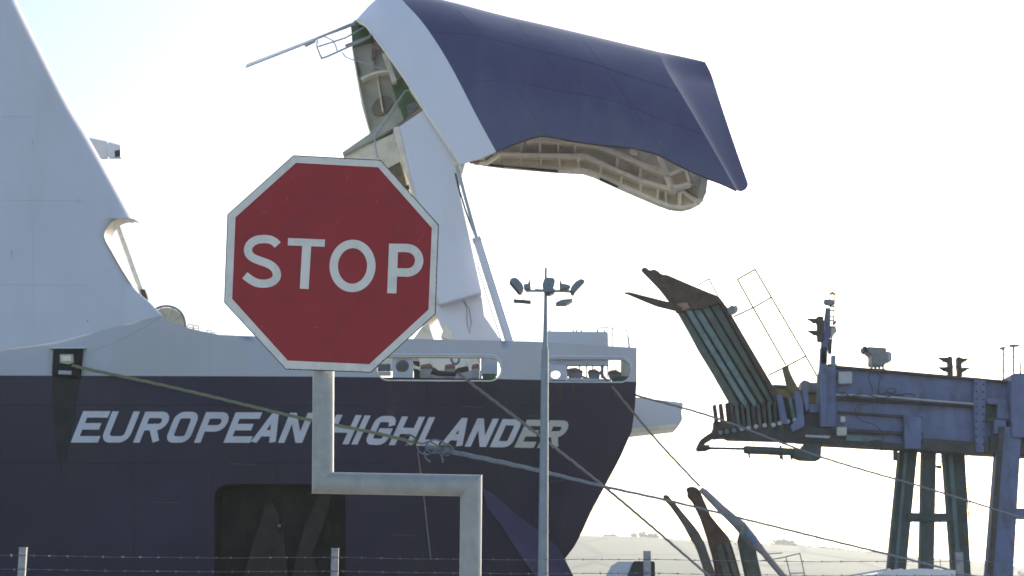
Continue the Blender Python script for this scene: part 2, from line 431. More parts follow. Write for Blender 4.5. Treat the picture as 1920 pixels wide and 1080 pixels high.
# ================================================================== FERRY
Zd = P(600, 706, 75).z
def f_hull(X, Z):
    s = max(0.0, X + 9)
    y = 74.3 + .05 * (X + 18) + .016 * s * s
    if Z < Zd: y += (Zd - Z) * (.05 + .012 * max(0, X + 16))
    else: y += (Z - Zd) * .035
    return y
ferry = empty('ferry', P(600, 1400, 80), 'white and dark blue car ferry with raised bow visor, moored stern to the left', 'ferry')
CL = lambda X: 74.3 + .05 * (X + 18) + 9.5
def mirror(p):   # starboard side
    return Vector((p.x - .05 * 2 * (CL(p.x) - p.y), 2 * CL(p.x) - p.y, p.z))
YB = [(-500, 701), (0, 704), (600, 706), (900, 710), (1195, 716)]           # blue/white line
SIL = [(700, 1194), (716, 1194), (770, 1190), (810, 1184), (860, 1162), (910, 1135), (960, 1108), (1000, 1090), (1030, 1074), (1050, 1056), (1070, 1040), (1120, 1010), (1500, 990)]
def hull_patch(mb, xl, xr, yt, yb, nc, nr):
    """xl, xr, yt, yb: functions of the other coordinate (or numbers)"""
    fn = lambda a: a if callable(a) else (lambda q: a)
    xl, xr, yt, yb = map(fn, (xl, xr, yt, yb)); rows = []
    for j in range(nr + 1):
        row = []
        for i in range(nc + 1):
            x, y = 600, 900
            for _ in range(12):
                x = xl(y) + (xr(y) - xl(y)) * i / nc
                y = yt(x) + (yb(x) - yt(x)) * j / nr
            row.append(S(x, y, f_hull))
        rows.append(row)
    mb.grid(rows)
mb = MB()
yb_ = lambda x: lerp(YB, x)
HOLE = (402, 648, 908, 1190)
def hole_top(x):
    r = 26; x0, x1, yt, _ = HOLE
    d = min(x - x0, x1 - x); return yt + (r - math.sqrt(max(0, r * r - (r - d) ** 2)) if d < r else 0)
hull_patch(mb, -520, HOLE[0], yb_, 1460, 22, 24)
hull_patch(mb, HOLE[1], lambda y: lerp(SIL, y), yb_, 1460, 22, 48)
hull_patch(mb, HOLE[0], HOLE[1], HOLE[3], 1460, 8, 6)
# above the door: fine columns for the rounded corners
xs = [402, 403, 405, 408, 413, 420, 428] + list(range(445, 620, 22)) + [622, 630, 637, 642, 645, 647, 648]
mb.grid([[S(x, yb_(x) + (hole_top(x) - yb_(x)) * j / 8, f_hull) for x in xs] for j in range(9)])
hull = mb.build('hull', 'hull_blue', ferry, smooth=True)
# starboard side, deck and bow closing wall (seen only from elsewhere)
mb = MB(); rows_p = []
for j in range(13):
    y = 716 + (1460 - 716) * j / 12; row = []
    for i in range(16):
        xr = lerp(SIL, y); x = -520 + (xr + 520) * i / 15; row.append(S(x, max(y, yb_(x)), f_hull))
    rows_p.append(row)
rows_s = [[mirror(p) for p in r] for r in rows_p]
mb.grid(rows_s)
mb.grid([rows_p[0], rows_s[0]])
mb.build('far_hull_side', 'hull_blue', ferry, smooth=True)
mb = MB(); mb.grid([[r[-1] + (m_[-1] - r[-1]) * t for t in (0.01, .5, .99)] for r, m_ in zip(rows_p, rows_s)])
mb.build('bow_bulkhead', 'ship_shadow', ferry)
# plate seams of the hull: shallow weld lines
mb = MB()
for x in (250, 520, 800, 1000):
    pts = [S(x, y, f_hull, -.01) for y in range(720, 1100, 40)]
    if x == 520: pts = [S(x, y, f_hull, -.01) for y in range(720, 905, 36)]
    mb.tube(pts, .009, 4)
for y in (760, 868):
    mb.tube([S(x, y, f_hull, -.01) for x in range(-300, 1150, 50)], .008, 4)
mb.build('weld_seams', 'hull_blue', ferry, smooth=True)

# shell-door recess with rusty guides
door = MB()
hp = [(x, hole_top(x)) for x in xs]
f1 = [S(x, y, f_hull) for x, y in hp] ; f2 = [p + Vector((.1, 1.3, 0)) for p in f1]
door.grid([f1, f2])
for x in (402, 648):
    a = [S(x, y, f_hull) for y in (hole_top(x), 1000, 1100, 1190)]; door.grid([a, [p + Vector((.1, 1.3, 0)) for p in a]])
a = [S(x, 1190, f_hull) for x in (402, 520, 648)]; door.grid([a, [p + Vector((.1, 1.3, 0)) for p in a]])
door.grid([[S(x, y, f_hull, 1.2) for x in range(370, 690, 40)] for y in (880, 950, 1050, 1150, 1230)])
dr = door.build('side_door', 'recess_black', ferry)
fh = lambda pts, off, th, name, m, parent: MB().prism([S(x, y, f_hull, off) for x, y in pts], Vector((0, th, 0))).build(name, m, parent)
fh([(496, 948), (512, 942), (524, 970), (520, 1040), (528, 1090), (455, 1090), (470, 1030), (486, 985)], .75, .2, 'door_guide', 'brown_rust', dr)
fh([(600, 925), (622, 930), (606, 985), (585, 1040), (600, 1090), (545, 1090), (556, 1040), (572, 985)], .75, .2, 'door_guide', 'brown_rust', dr)
fh([(516, 1000), (532, 1000), (540, 1090), (512, 1090)], .6, .2, 'door_guide', 'brown_rust', dr)
fh(rect(521, 983, 526, 988), .5, .1, 'door_lamp', 'machine_grey', dr)

# bow sill strake
fh([(905, 916), (925, 926), (962, 958), (1002, 988), (1044, 1024), (1060, 1050), (1080, 1090), (1010, 1090), (972, 1035), (940, 985), (912, 950)], -.12, .5, 'bow_strake', 'strake_lit_blue', ferry)

# white bulwark with mooring openings
BT = [(303, 592), (318, 602), (352, 615), (385, 622.5), (410, 627.5), (460, 630), (700, 634), (800, 636), (1000, 640), (1195, 652)]
A1 = (706, 940, 668, 713); A2 = (1014, 1184, 670, 714)
def slot(x, A):
    x0, x1, y0, y1 = A; r = (y1 - y0) / 2; d = min(x - x0, x1 - x)
    off = r - math.sqrt(max(0, r * r - (r - d) ** 2)) if d < r else 0
    c = lerp([(706, 0), (1190, 3)], x); return y0 + off + c, y1 - off + c
def cols(x0, x1, r=22):
    o = [x0 + r * (1 - math.cos(math.pi / 2 * i / 8)) for i in range(9)]
    o += [x0 + r + (x1 - x0 - 2 * r) * i / 6 for i in range(1, 6)]
    o += [x1 - r * (1 - math.cos(math.pi / 2 * i / 8)) for i in range(8, -1, -1)]
    return o
bt = lambda x: lerp(BT, x)
mb = MB()
def strip(xs, yt, yb, n=3, m=mb):
    m.grid([[S(x, yt(x) + (yb(x) - yt(x)) * j / n, f_hull) for x in xs] for j in range(n + 1)])
CR1 = [(-520, 700), (0, 656), (102, 643), (200, 617), (304, 591.5)]   # knuckle under the superstructure
strip([-520 + 20 * i for i in range(42)] + [303], lambda x: lerp(CR1, x), yb_, 4)
strip([303, 318, 335, 352, 368, 385, 410, 435] + list(range(460, 700, 30)) + [706], bt, yb_, 4)
for A in (A1, A2):
    c = cols(A[0], A[1]); strip(c, bt, lambda x: slot(x, A)[0], 2); strip(c, lambda x: slot(x, A)[1], lambda x: max(yb_(x), slot(x, A)[1] + .01), 1)
    up = [S(x, slot(x, A)[0], f_hull) for x in c]; lo = [S(x, slot(x, A)[1], f_hull) for x in c]
    mb.grid([up, [p + Vector((0, .45, 0)) for p in up]]); mb.grid([lo, [p + Vector((0, .45, 0)) for p in lo]])
strip([940, 965, 990, 1014], bt, yb_, 3); strip([1184, 1189, 1194], bt, yb_, 3)
top = [S(x, bt(x), f_hull) for x in [303, 318, 335, 352, 368, 385, 410, 460] + list(range(500, 1190, 40)) + [1194]]
mb.grid([top, [p + Vector((-.02, .25, 0)) for p in top]])
e = [S(1194, y, f_hull) for y in (652, 670, 690, 716)]; mb.grid([e, [p + Vector((-.08, .45, 0)) for p in e]])
bul = mb.build('bulwark', 'bulwark_shaded_white', ferry, smooth=True)
# horizontal half-round over the openings, thin coaming
for A in (A1, A2):
    pts = [S(x, slot(x, A)[0] - 3.5, f_hull, -.05) for x in cols(A[0] + (14 if A is A2 else 0), A[1])]
    MB().tube(pts, .07, 6).build('opening_coaming', 'ship_white', ferry, smooth=True)
rim = []
for A in (A1, A2):
    c = cols(A[0], A[1]); lp = [S(x, slot(x, A)[0], f_hull, -.03) for x in c] + [S(x, slot(x, A)[1], f_hull, -.03) for x in c[::-1]]
    MB().tube(lp + [lp[0]], .035, 6).build('opening_rim', 'ship_cream' if A is A1 else 'ship_white', ferry, smooth=True)
# far bulwark top rail (real thing on the other side)
MB().prism([mirror(S(x, y, f_hull)) for x, y in ((410, 630), (1194, 652), (1194, 716), (410, 706))], Vector((0, -.2, 0))).build('far_bulwark', 'ship_white', ferry)

# things on the mooring deck, seen through the openings
def on_hull(pts, off, th, name, m, parent=ferry, bevel=0):
    return MB().prism([S(x, y, f_hull, off) for x, y in pts], Vector((0, th, 0))).build(name, m, parent, bevel=bevel)
z5 = lambda pts: zp((700, 650), 7.385, pts)
z6 = lambda pts: zp((1010, 600), 8.31, pts)
on_hull(z5([(60, 110), (1480, 110), (1480, 330), (1300, 335), (60, 330)]), 4.2, .2, 'deck_house_wall', 'ship_cream')
on_hull(z5([(640, 330), (1500, 330), (1500, 470), (640, 470)]), 3.4, .3, 'winch_bed', 'cabin_white')
on_hull(z5([(1490, 130), (1720, 130), (1720, 400), (1490, 400)]), 4.6, .2, 'deck_house_wall', 'cabin_white')
on_hull(z5([(1510, 375), (1700, 375), (1700, 480), (1510, 480)]), 3.0, .3, 'green_plinth', 'deck_green')
def ring_plate(cx, cy, rx, ry, x0, y0, x1, y1, off, name, m):
    n = 28; inner = [(cx + rx * math.cos(2 * math.pi * i / n), cy + ry * math.sin(2 * math.pi * i / n)) for i in range(n)]
    outer = []
    for i in range(n):
        c, s_ = math.cos(2 * math.pi * i / n), math.sin(2 * math.pi * i / n)
        k = min((x1 - cx if c > 0 else cx - x0) / max(1e-6, abs(c)), (y1 - cy if s_ > 0 else cy - y0) / max(1e-6, abs(s_)))
        outer.append((cx + c * k, cy + s_ * k))
    a = [S(x, y, f_hull, off) for x, y in inner]; b = [S(x, y, f_hull, off) for x, y in outer]
    cl = lambda L: L + [L[0]]
    sh = lambda L: [p + Vector((.02, .35, 0)) for p in L]
    MB().grid([cl(sh(b)), cl(b), cl(a), cl(sh(a)), cl(sh(b))]).build(name, m, ferry, smooth=False)
ring_plate(754, 686, 13, 12, 736, 667, 773, 713, .15, 'panama_lead', 'cabin_white')
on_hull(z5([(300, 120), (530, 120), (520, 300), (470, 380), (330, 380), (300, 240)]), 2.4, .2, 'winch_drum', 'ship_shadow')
on_hull(z5([(350, 320), (500, 300), (500, 370), (380, 380)]), 2.2, .15, 'winch_drum', 'rope_green')
on_hull(z5([(530, 190), (640, 210), (640, 270), (560, 240)]), 1.5, .3, 'roller', 'dark_rope')
on_hull(z5([(560, 300), (640, 320), (640, 440), (560, 440)]), 1.5, .3, 'roller', 'dark_rope')
for x0, w in ((650, 170), (985, 150), (1360, 110)):
    q = z5([(x0, 290), (x0 + w, 290), (x0 + w, 450), (x0, 450)]); on_hull(q, 1.6, .7, 'bollard', 'pale_box', bevel=.05)
    q = z5([(x0 + 10, 250), (x0 + w * .8, 235), (x0 + w, 262), (x0 + w, 290), (x0, 290)]); on_hull(q, 1.5, .8, 'bollard_cap', 'red_lead')
MB().tube([S(x, y, f_hull, 1.0) for x, y in z5([(815, 330), (900, 370), (1140, 380)])], [.17, .12, .1], 8).build('rope_turns', 'dark_rope', ferry, smooth=True)
MB().tube([S(x, y, f_hull, .8) for x, y in z5([(1140, 355), (1180, 330), (1310, 305)])], [.1, .13, .12], 8).build('rope_turns', 'dark_rope', ferry, smooth=True)
for x in (545, 590, 1440):
    on_hull(z5([(x, 150), (x + 40, 150), (x + 40, 200), (x, 200)]), 1.2, .2, 'deck_lamp', 'lamp_arm')
MB().tube([S(x, y, f_hull, 2) for x, y in z5([(1080, 150), (1085, 200), (1120, 240), (1160, 235), (1185, 200), (1190, 150)])], .05, 6).build('hanging_hose', 'rope_blue', ferry, smooth=True)
on_hull(z5([(60, 240), (230, 240), (230, 330), (60, 330)]), 2.0, .3, 'roller', 'machine_grey')
on_hull(z5([(60, 345), (240, 345), (240, 395), (60, 395)]), 1.8, .2, 'roller', 'ship_cream')
# second opening
on_hull(z6([(120, 560), (1090, 560), (1090, 712), (120, 712)]), 3.2, .3, 'deck_beam', 'ship_white')
on_hull(z6([(120, 585), (1090, 585), (1090, 610), (120, 610)]), 3.0, .1, 'deck_beam', 'machine_grey')
on_hull(z6([(120, 712), (430, 712), (430, 975), (120, 975)]), 1.4, .02, 'lead_backing', 'cabin_white') if False else None
ring_plate(1041.5, 701.5, 9, 8.5, 1024, 684, 1062, 717, .15, 'panama_lead', 'cabin_white')
for x0, y0, w in ((440, 760, 250), (770, 780, 190), (1090, 790, 200)):
    q = z6([(x0, y0 + 10), (x0 + w, y0 + 40), (x0 + w - 10, y0 + 130), (x0 + w * .5, y0 + 165), (x0 + 20, y0 + 100)]); on_hull(q, 1.4, .6, 'fairlead_roller', 'machine_grey', bevel=.04)
    q = z6([(x0 + 20, y0 - 5), (x0 + w * .55, y0 - 20), (x0 + w, y0 + 30), (x0 + w, y0 + 42), (x0, y0 + 12)]); on_hull(q, 1.35, .7, 'bollard_cap', 'red_lead')
on_hull(z6([(440, 900), (1130, 920), (1130, 975), (470, 1000), (440, 960)]), .9, .4, 'roller_bed', 'ship_white')
for x in (435, 630, 740, 835, 970, 1070):
    w = 45 if x == 970 else 16
    on_hull(z6([(x, 700), (x + w, 700), (x + w, 900), (x, 900)]), 2.4, .2, 'deck_stanchion', 'machine_grey')
on_hull(z6([(1285, 560), (1460, 560), (1460, 960), (1285, 960)]), 1.6, .3, 'end_frame', 'web_grey')
on_hull(z6([(1240, 870), (1430, 880), (1430, 970), (1240, 960)]), 1.0, .4, 'green_plinth', 'deck_green')
# fillets of white between lead plates and the hull
on_hull(z6([(-40, 740), (60, 740), (60, 1000), (-40, 1000)]), 2.0, .2, 'end_frame', 'ship_cream')
# box and rails on the forecastle
on_hull([(1026, 620.5), (1140, 622), (1141, 655), (1026, 650)], 2.6, 3.0, 'winch_house', 'ship_white', bevel=.04)
for x in (1030, 1075, 1081, 1090, 1120, 1134):
    on_hull(rect(x - 1.5, 618, x + 1.5, 622.5), 3, .15, 'deck_bolt', 'ship_white')
def hull_tube(pts, off, rpx, name, m, parent=ferry, n=6):
    return MB().tube([S(x, y, f_hull, off) for x, y in pts], rpx * 79 / F, n).build(name, m, parent, smooth=True)
g = hull_tube([(1120, 622), (1122, 616), (1128, 613.5), (1148, 614.5), (1168, 615), (1175, 620), (1178, 634), (1179, 652)], .9, 1.1, 'guard_rail', 'machine_grey')
hull_tube([(1148, 614.5), (1149, 650)], .9, 1.1, 'rail_stanchion', 'machine_grey', g)
hull_tube([(1178, 632), (1180, 652)], .9, 1.9, 'rail_stanchion', 'ship_white', g)
hull_tube([(1168, 650), (1168, 636), (1171, 632), (1178, 632)], .9, .6, 'rail_stanchion', 'machine_grey', g)
# ramp edge jutting past the bow
pr('bow_ramp', 'ship_white', ferry, [(1176, 742), (1196, 745), (1240, 750), (1281.5, 755), (1278, 772), (1279.5, 787), (1276, 793), (1270, 802), (1186, 811), (1160, 812)], 88, 2.2, .03)
pr('ramp_edge', 'ship_cream', ferry, [(1186, 803), (1270, 795), (1270, 801.5), (1180, 811.5)], 87.85, .1)

# superstructure
EDGE = smooth_poly([(-40, -160), (28, -5), (82, 105), (131, 200), (166, 258), (207, 331), (250, 410)], 6)
NOTCH = smooth_poly([(250, 410), (231, 408.5), (212, 415), (199, 431), (197, 448), (212, 476), (231, 509), (255, 544), (281, 567), (304, 591.5)], 5)
side = EDGE + NOTCH[1:]
def edge_x(y):
    c = [(a, b) for a, b in zip(side, side[1:])]
    return None
def f_super(X, Z): return f_hull(X, Z) - .03
mb = MB()
nn = len(side)
RW = [0, .5, 1.5, 3.2, 6, 10, 15, 22, 32]
rows = []
for k, (ex, ey) in enumerate(side):
    # row across at matching height on the crease/left side
    yl = -220 + (lerp(CR1, -520) + 220) * k / (nn - 1)
    row = []
    for w in RW:
        d = (1 - math.sqrt(max(0, 1 - ((32 - w) / 32) ** 2))) * (.9 if k < len(EDGE) else .25)
        wx = min(w, 32); p = S(ex - wx, ey, f_super, d); row.append(p)
    for i in range(1, 15):
        t = i / 14; x = (ex - 32) * (1 - t) - 520 * t
        y = ey * (1 - t) + yl * t
        if k == nn - 1: y = lerp(CR1, x)
        row.append(S(x, y, f_super))
    if k == nn - 1: row[:9] = [S(ex - w, lerp(CR1, ex - w), f_super) for w in RW]
    rows.append(row)
mb.grid(rows)
ed = [r[0] for r in rows]
mb.grid([ed, [p + Vector((-.09, .9, 0)) for p in ed]])
sup = mb.build('superstructure', 'ship_white', ferry, smooth=True, fix=True)
mb = MB()
for yy in (60, 215, 372, 530):
    mb.tube([S(x, yy + 6 * (x + 300) / 600, f_super, -.002) for x in range(-300, int(min(e_[0] for e_ in side if abs(e_[1] - yy) < 60)) - 34, 20)], .012, 4)
mb.tube([S(-20 + (y - 60) * .02, y, f_super, -.002) for y in range(60, 640, 40)], .012, 4)
mb.tube([S(60 + (y - 372) * .02, y, f_super, -.002) for y in range(372, 620, 30)], .012, 4)
mb.build('weld_seam', 'ship_white', sup, smooth=True)
for x, y, w, h, m_ in ((162, 601, 4, 2, 'machine_grey'), (214, 420, 2, 14, 'stain'), (60, 262, 2, 12, 'stain'), (146, 372, 2, 10, 'stain'), (20, 470, 2.5, 16, 'stain')):
    MB().prism([S(a, b, f_super, -.02) for a, b in ((x, y), (x + w, y), (x + w * .7, y + h), (x + w * .4, y + h))], Vector((0, .01, 0))).build('paint_mark', m_, sup)
# body of the deckhouse behind the side plating
pr('deckhouse', 'ship_white', ferry, [(-700, -300), (-140, -300), (-60, 120), (40, 420), (60, 640), (-700, 660)], 79, 13)
# notch lining, its lit underside put into the cream colour, and the strut
mb = MB(); nt = [S(x, y, f_super, .02) for x, y in NOTCH[:34]]
mb.grid([nt, [p + Vector((.16, .75, -.02)) for p in nt]]); mb.build('notch_lit_lining', 'ship_cream', ferry, smooth=True)
tb('side_strut', 'ship_cream', ferry, [(221, 426), (268, 556)], 5.2, 76.5, 4, False)
pr('strut_foot', 'rust', ferry, [(262, 543), (271, 542), (276, 556), (276, 563), (268, 558)], 76.2, .3)
# horn platform box
pr('wing_box', 'ship_white', ferry, zp((0, 200), 2.077, [(325, 118), (355, 122), (419, 135), (419, 198), (360, 198)]), 79, .3, .02)
pr('wing_box_end', 'ship_white', ferry, zp((0, 200), 2.077, [(420, 136), (470, 150), (470, 197), (420, 197)]), 78.9, .3, .02)
pr('wing_hole_plate', 'brown_rust', ferry, zp((0, 200), 2.077, [(446, 172), (466, 168), (468, 190), (448, 196)]), 78.8, .08)  # brown plate standing in for a hole in the wing box
# line reel behind the bulwark
c = P(311, 611, 77.6); mb = MB()
R_ = 38 * 77.6 / F
fr = [c + Vector((R_ * math.cos(a), 0, R_ * math.sin(a))) for a in [2 * math.pi * i / 40 for i in range(40)]]
reel = MB().prism([c + (p - c) * .93 for p in fr], Vector((0, .35, 0))).build('line_reel', 'web_grey', ferry)
MB().tube([p + Vector((0, -.06, 0)) for p in fr + [fr[0]]], .06, 6).build('reel_rim', 'machine_grey', reel, smooth=True)
for a in range(0, 180, 36):
    d = Vector((math.cos(math.radians(a)), 0, math.sin(math.radians(a))))
    MB().tube([c + Vector((0, -.08, 0)) + d * .3, c + Vector((0, -.08, 0)) + d * R_ * .95], .035, 5).build('reel_spoke', 'web_grey', reel)
for px, py, r in ((357, 614, 6.5), (367, 616, 6), (392, 624, 5.5), (400, 627, 4)):
    c = P(px, py, 76.4); rr = r * 76.4 / F
    MB().tube([c + Vector((rr * math.cos(a), 0, rr * math.sin(a))) for a in [2 * math.pi * i / 20 for i in range(21)]], .035, 6).build('handwheel', 'ship_cream', ferry, smooth=True)
    MB().tube([c - Vector((rr, 0, 0)), c + Vector((rr, 0, 0))], .025, 5).build('wheel_spoke', 'ship_cream', ferry)
# soft crease of the flare below the superstructure
mb = MB().tube([S(x, y, f_hull, .0) for x, y in resample([(300, 595), (268, 615), (215, 642), (158, 663)], 14)], .016, 5).build('knuckle_line', 'bulwark_shaded_white', ferry, smooth=True)

# side fairlead: dark recess box with two light windows
fl = on_hull([(99.5, 654), (107, 652), (145, 652), (154.5, 654), (149.5, 708), (97, 704)], -.22, .35, 'side_fairlead', 'recess_black', ferry, .03)
on_hull(zp((60, 560), 4.8, [(250, 500), (370, 500), (375, 575), (330, 590), (250, 575)]), -.26, .08, 'fairlead_window', 'web_grey', fl)
on_hull(zp((60, 560), 4.8, [(262, 515), (350, 512), (352, 560), (266, 560)]), -.29, .06, 'fairlead_window', 'ship_cream', fl)
on_hull(zp((60, 560), 4.8, [(240, 645), (355, 650), (352, 682), (236, 678)]), -.26, .08, 'fairlead_window', 'pale_box', fl)
on_hull([(92, 651), (160, 650), (160, 653), (92, 653.5)], -.26, .3, 'fairlead_lip', 'ship_white', fl)
# weed streak painted by the water below it: its own thin film
on_hull([(99, 706), (149, 710), (146, 735), (142, 745), (141, 790), (133, 800), (131, 830), (127, 836), (123, 868), (118, 840), (113, 890), (108, 845), (104, 830), (101, 780), (97, 770), (98, 740)], -.03, .02, 'algae_streak', 'algae', ferry)

for x, y, w, h, m_ in ((730, 716, 3, 30, 'hull_wear'), (905, 717, 3, 26, 'hull_wear'), (1048, 719, 4, 40, 'hull_wear'), (1072, 719, 3, 28, 'hull_wear'), (1150, 720, 5, 44, 'hull_wear'),
                     (520, 708, 2, 22, 'hull_wear'), (300, 708, 2, 34, 'hull_wear'), (205, 770, 2, 60, 'hull_wear'), (655, 900, 3, 70, 'hull_wear'), (390, 890, 2, 60, 'hull_wear'), (940, 868, 2, 46, 'hull_wear')):
    on_hull([(x, y), (x + w, y), (x + w * .75, y + h * .6), (x + w * .55, y + h), (x + w * .3, y + h * .5)], -.015, .01, 'rust_run', m_)
for x, y, l, a in ((420, 868, 60, 2), (690, 905, 80, -3), (1010, 905, 50, -6), (860, 760, 46, 3), (250, 940, 90, 2), (720, 1000, 60, 4), (980, 780, 30, -2)):
    on_hull([(x, y), (x + l, y + a), (x + l, y + a + 1.2), (x + l * .4, y + a * .4 + 2.0)], -.015, .01, 'scrape', 'hull_scrape')
# ship's name
def name_word(word, boxes, base, cap, shear, sw, dull=()):
    for i, (ch, (x0, x1)) in enumerate(zip(word, boxes)):
        yb0 = base(x0); h = yb0 - cap(x0); w = x1 - x0
        st = glyph(ch, w, h, sw)
        bl = lambda x: base(x)
        def mapper(x, y, off):
            X = x0 + x + shear * y; return S(X, base(x0 + x) - y * (base(x0) - cap(x0)) / h, f_hull, -.06 + off)
        letter_mesh(st, mapper, .05, .007).build('letter', 'letter_paint_dull' if i in dull else 'letter_paint', ferry)
E1 = [(48, 244), (258, 458), (497, 690), (722, 895), (935, 1120), (1148, 1340), (1348, 1525), (1540, 1715)]
name_word('EUROPEAN', [(120 + a / 3.84, 120 + b / 3.84) for a, b in E1], lambda x: 829.8 + (x - 132) * .0015, lambda x: 770.8 + (x - 132) * .008, .40, 12.2)
E2 = [(22, 205), (225, 275), (315, 470), (495, 662), (690, 848), (868, 1025), (1040, 1195), (1222, 1372), (1398, 1538), (1563, 1718)]
name_word('HIGHLANDER', [(600 + a / 3.84, 600 + b / 3.84) for a, b in E2], lambda x: 832.2 + (x - 606) * .0195, lambda x: 777.5 + (x - 606) * .026, .46, 11.6, (8, 9))

# ------------------------------------------------------------------ raised bow visor
VC0 = smooth_poly([(742, -17), (840, 2), (940, 28), (1050, 53), (1164, 80), (1236, 97)], 8)
C1 = smooth_poly([(742, -17), (754, 0), (789, 38), (822, 85), (855, 142), (894, 218), (930, 284)], 6)
C2 = smooth_poly([(1236, 97), (1246, 124), (1288, 195), (1331, 269), (1381, 357)], 6)
RIM = [(930, 284), (960, 271), (992, 259.5), (1016, 253.5), (1040, 257), (1074, 264), (1133, 272), (1184, 276), (1232, 288), (1288, 317), (1330, 335.5), (1354, 344), (1381, 357)]
LE = smooth_poly([(668, 37), (686, 47), (707, 74), (754, 139), (795, 204), (837, 267), (864, 308)], 6)
dv = lambda u, s: 80 + 4.0 * (1 - s) ** 2.2
ease = lambda s: s ** 1.5
rows_b = coons(VC0, RIM, C1, C2, 44, 22, dv, ease)
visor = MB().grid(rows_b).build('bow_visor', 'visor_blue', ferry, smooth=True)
TOPW = smooth_poly([(668, 37), (704, 0), (742, -17)], 8)
rows_w = coons(TOPW, [(864, 308), (900, 297), (930, 284)], LE, C1, 12, 22, dv, ease)
MB().grid(rows_w).build('visor_white_band', 'visor_white', visor, smooth=True)
rows_f = coons(smooth_poly([(1236, 97), (1280, 106), (1322, 116)], 6), smooth_poly([(1381, 357), (1390, 359), (1399, 354), (1403, 345)], 5), C2,
               smooth_poly([(1322, 116), (1334, 140), (1350, 190), (1376, 268), (1403, 345)], 6), 14, 22,
               lambda u, s: dv(u, s) + 2.1 * u ** .8 * (1 - .66 * s) * min(1, 3.5 * s), ease)
MB().grid(rows_f).build('visor_forefoot', 'visor_blue', visor, smooth=True)
# seam weld lines on the visor skin
mb = MB()
for j in (9, 15):
    mb.tube([p + Vector((0, -.012, 0)) for p in rows_b[j]], .007, 4)
for i in (9, 19, 30):
    mb.tube([rows_b[j][i] + Vector((0, -.012, 0)) for j in range(3, 22)], .006, 4)
mb.build('weld_seam', 'visor_blue', visor, smooth=True)
# edge flanges (thickness of the shell)
def flange(edge, name, m, d, w=.06):
    MB().grid([edge, [p + d for p in edge]]).build(name, m, visor, smooth=True)
rim_w = [r for r in rows_b[-1]]
flange(rows_b[-1], 'visor_rim', 'rust', Vector((0, .16, -.03)))
flange(rows_w[-1], 'visor_rim', 'ship_cream', Vector((0, .12, 0)))
le3 = [r[0] for r in rows_w]
MB().tube([p + Vector((-.03, .02, 0)) for p in le3[1:]], .055, 6).build('visor_edge_bead', 'ship_cream', visor, smooth=True)
flange(le3, 'visor_rim', 'ship_cream', Vector((.1, .6, 0)))
# starboard skin and its framed inside
z8 = lambda pts: zp((880, 230), 3.5556, pts)
SR = z8([(-60, 255), (0, 262), (120, 278), (230, 285), (400, 300), (590, 315), (760, 322), (840, 350), (990, 420), (1120, 475), (1250, 532), (1340, 565), (1420, 575), (1480, 562), (1545, 530), (1580, 480), (1590, 375)])
TOP2 = smooth_poly([(668, 37), (704, 0), (742, -17), (840, 2), (940, 28), (1050, 53), (1164, 80), (1236, 97), (1322, 116)], 4)
rows_s = coons([(x + 2, y + 4) for x, y in TOP2], SR, smooth_poly([(670, 41), (661, 89), (669, 137), (682, 200), (700, 262), (760, 300), (863, 302)], 5),
               [(1324, 120), (1330, 180), (1334, 260), (1327, 335)], 40, 20, lambda u, s: 84.4 + 3.4 * min(1, s * 8) ** .6 - 2.4 * s ** 3)
MB().grid(rows_s).build('far_visor_side', 'web_grey', visor, smooth=True)
VI = lambda pts, Y, th, name, m: pr(name, m, visor, z8(pts), max(Y - 3.6, 80.6), th)
# lower face plate behind the framing, longitudinal flanges, ribs
VI([(-40, 250), (200, 190), (480, 200), (770, 205), (850, 240), (1000, 315), (1150, 375), (1350, 430), (1400, 470), (1500, 470), (1560, 440), (1560, 520), (1480, 555), (1420, 568), (1340, 558), (1250, 522), (1000, 415), (840, 345), (760, 318), (590, 308), (230, 280)], 88.6, .25, 'inner_plate', 'ship_inner')
VI([(190, 195), (345, 130), (480, 75), (700, 110), (870, 140), (1000, 180), (1250, 190), (1500, 330), (1480, 440), (1350, 440), (1150, 375), (1000, 320), (850, 245), (770, 210), (480, 205)], 88.9, .25, 'inner_plate', 'ship_inner')
VI([(100, 245), (230, 268), (590, 296), (760, 303), (850, 330), (1000, 398), (1250, 508), (1340, 543), (1420, 553), (1480, 545), (1545, 512), (1545, 530), (1480, 562), (1420, 576), (1340, 566), (1250, 533), (990, 421), (840, 351), (760, 325), (590, 317), (230, 287), (90, 268)], 87.7, .6, 'lower_flange', 'ship_cream')
VI([(190, 200), (480, 205), (700, 208), (760, 204), (800, 215), (850, 240), (1000, 312), (1150, 372), (1340, 425), (1390, 440), (1380, 470), (1340, 455), (1150, 398), (1000, 338), (850, 268), (790, 240), (700, 230), (480, 226), (160, 216)], 87.6, .7, 'middle_flange', 'ship_cream')
VI([(400, 110), (480, 82), (700, 112), (870, 142), (900, 160), (1000, 190), (1130, 255), (1300, 315), (1320, 350), (1280, 345), (1130, 285), (1000, 222), (870, 172), (700, 142), (480, 122), (380, 130)], 87.6, .7, 'upper_flange', 'ship_cream')
for x, y0, y1, lean, w in ((205, 214, 275, 10, 10), (345, 218, 280, 8, 10), (475, 222, 292, 8, 12), (600, 226, 300, 8, 12), (725, 232, 305, 8, 14), (868, 275, 345, -6, 13), (1005, 338, 402, -6, 13), (1135, 395, 462, -4, 14), (1250, 430, 512, -2, 13), (1310, 448, 535, 6, 9)):
    VI([(x - lean, y0), (x - lean + w, y0), (x + w, y1), (x, y1)], 87.9, .75, 'frame_rib', 'ship_cream')
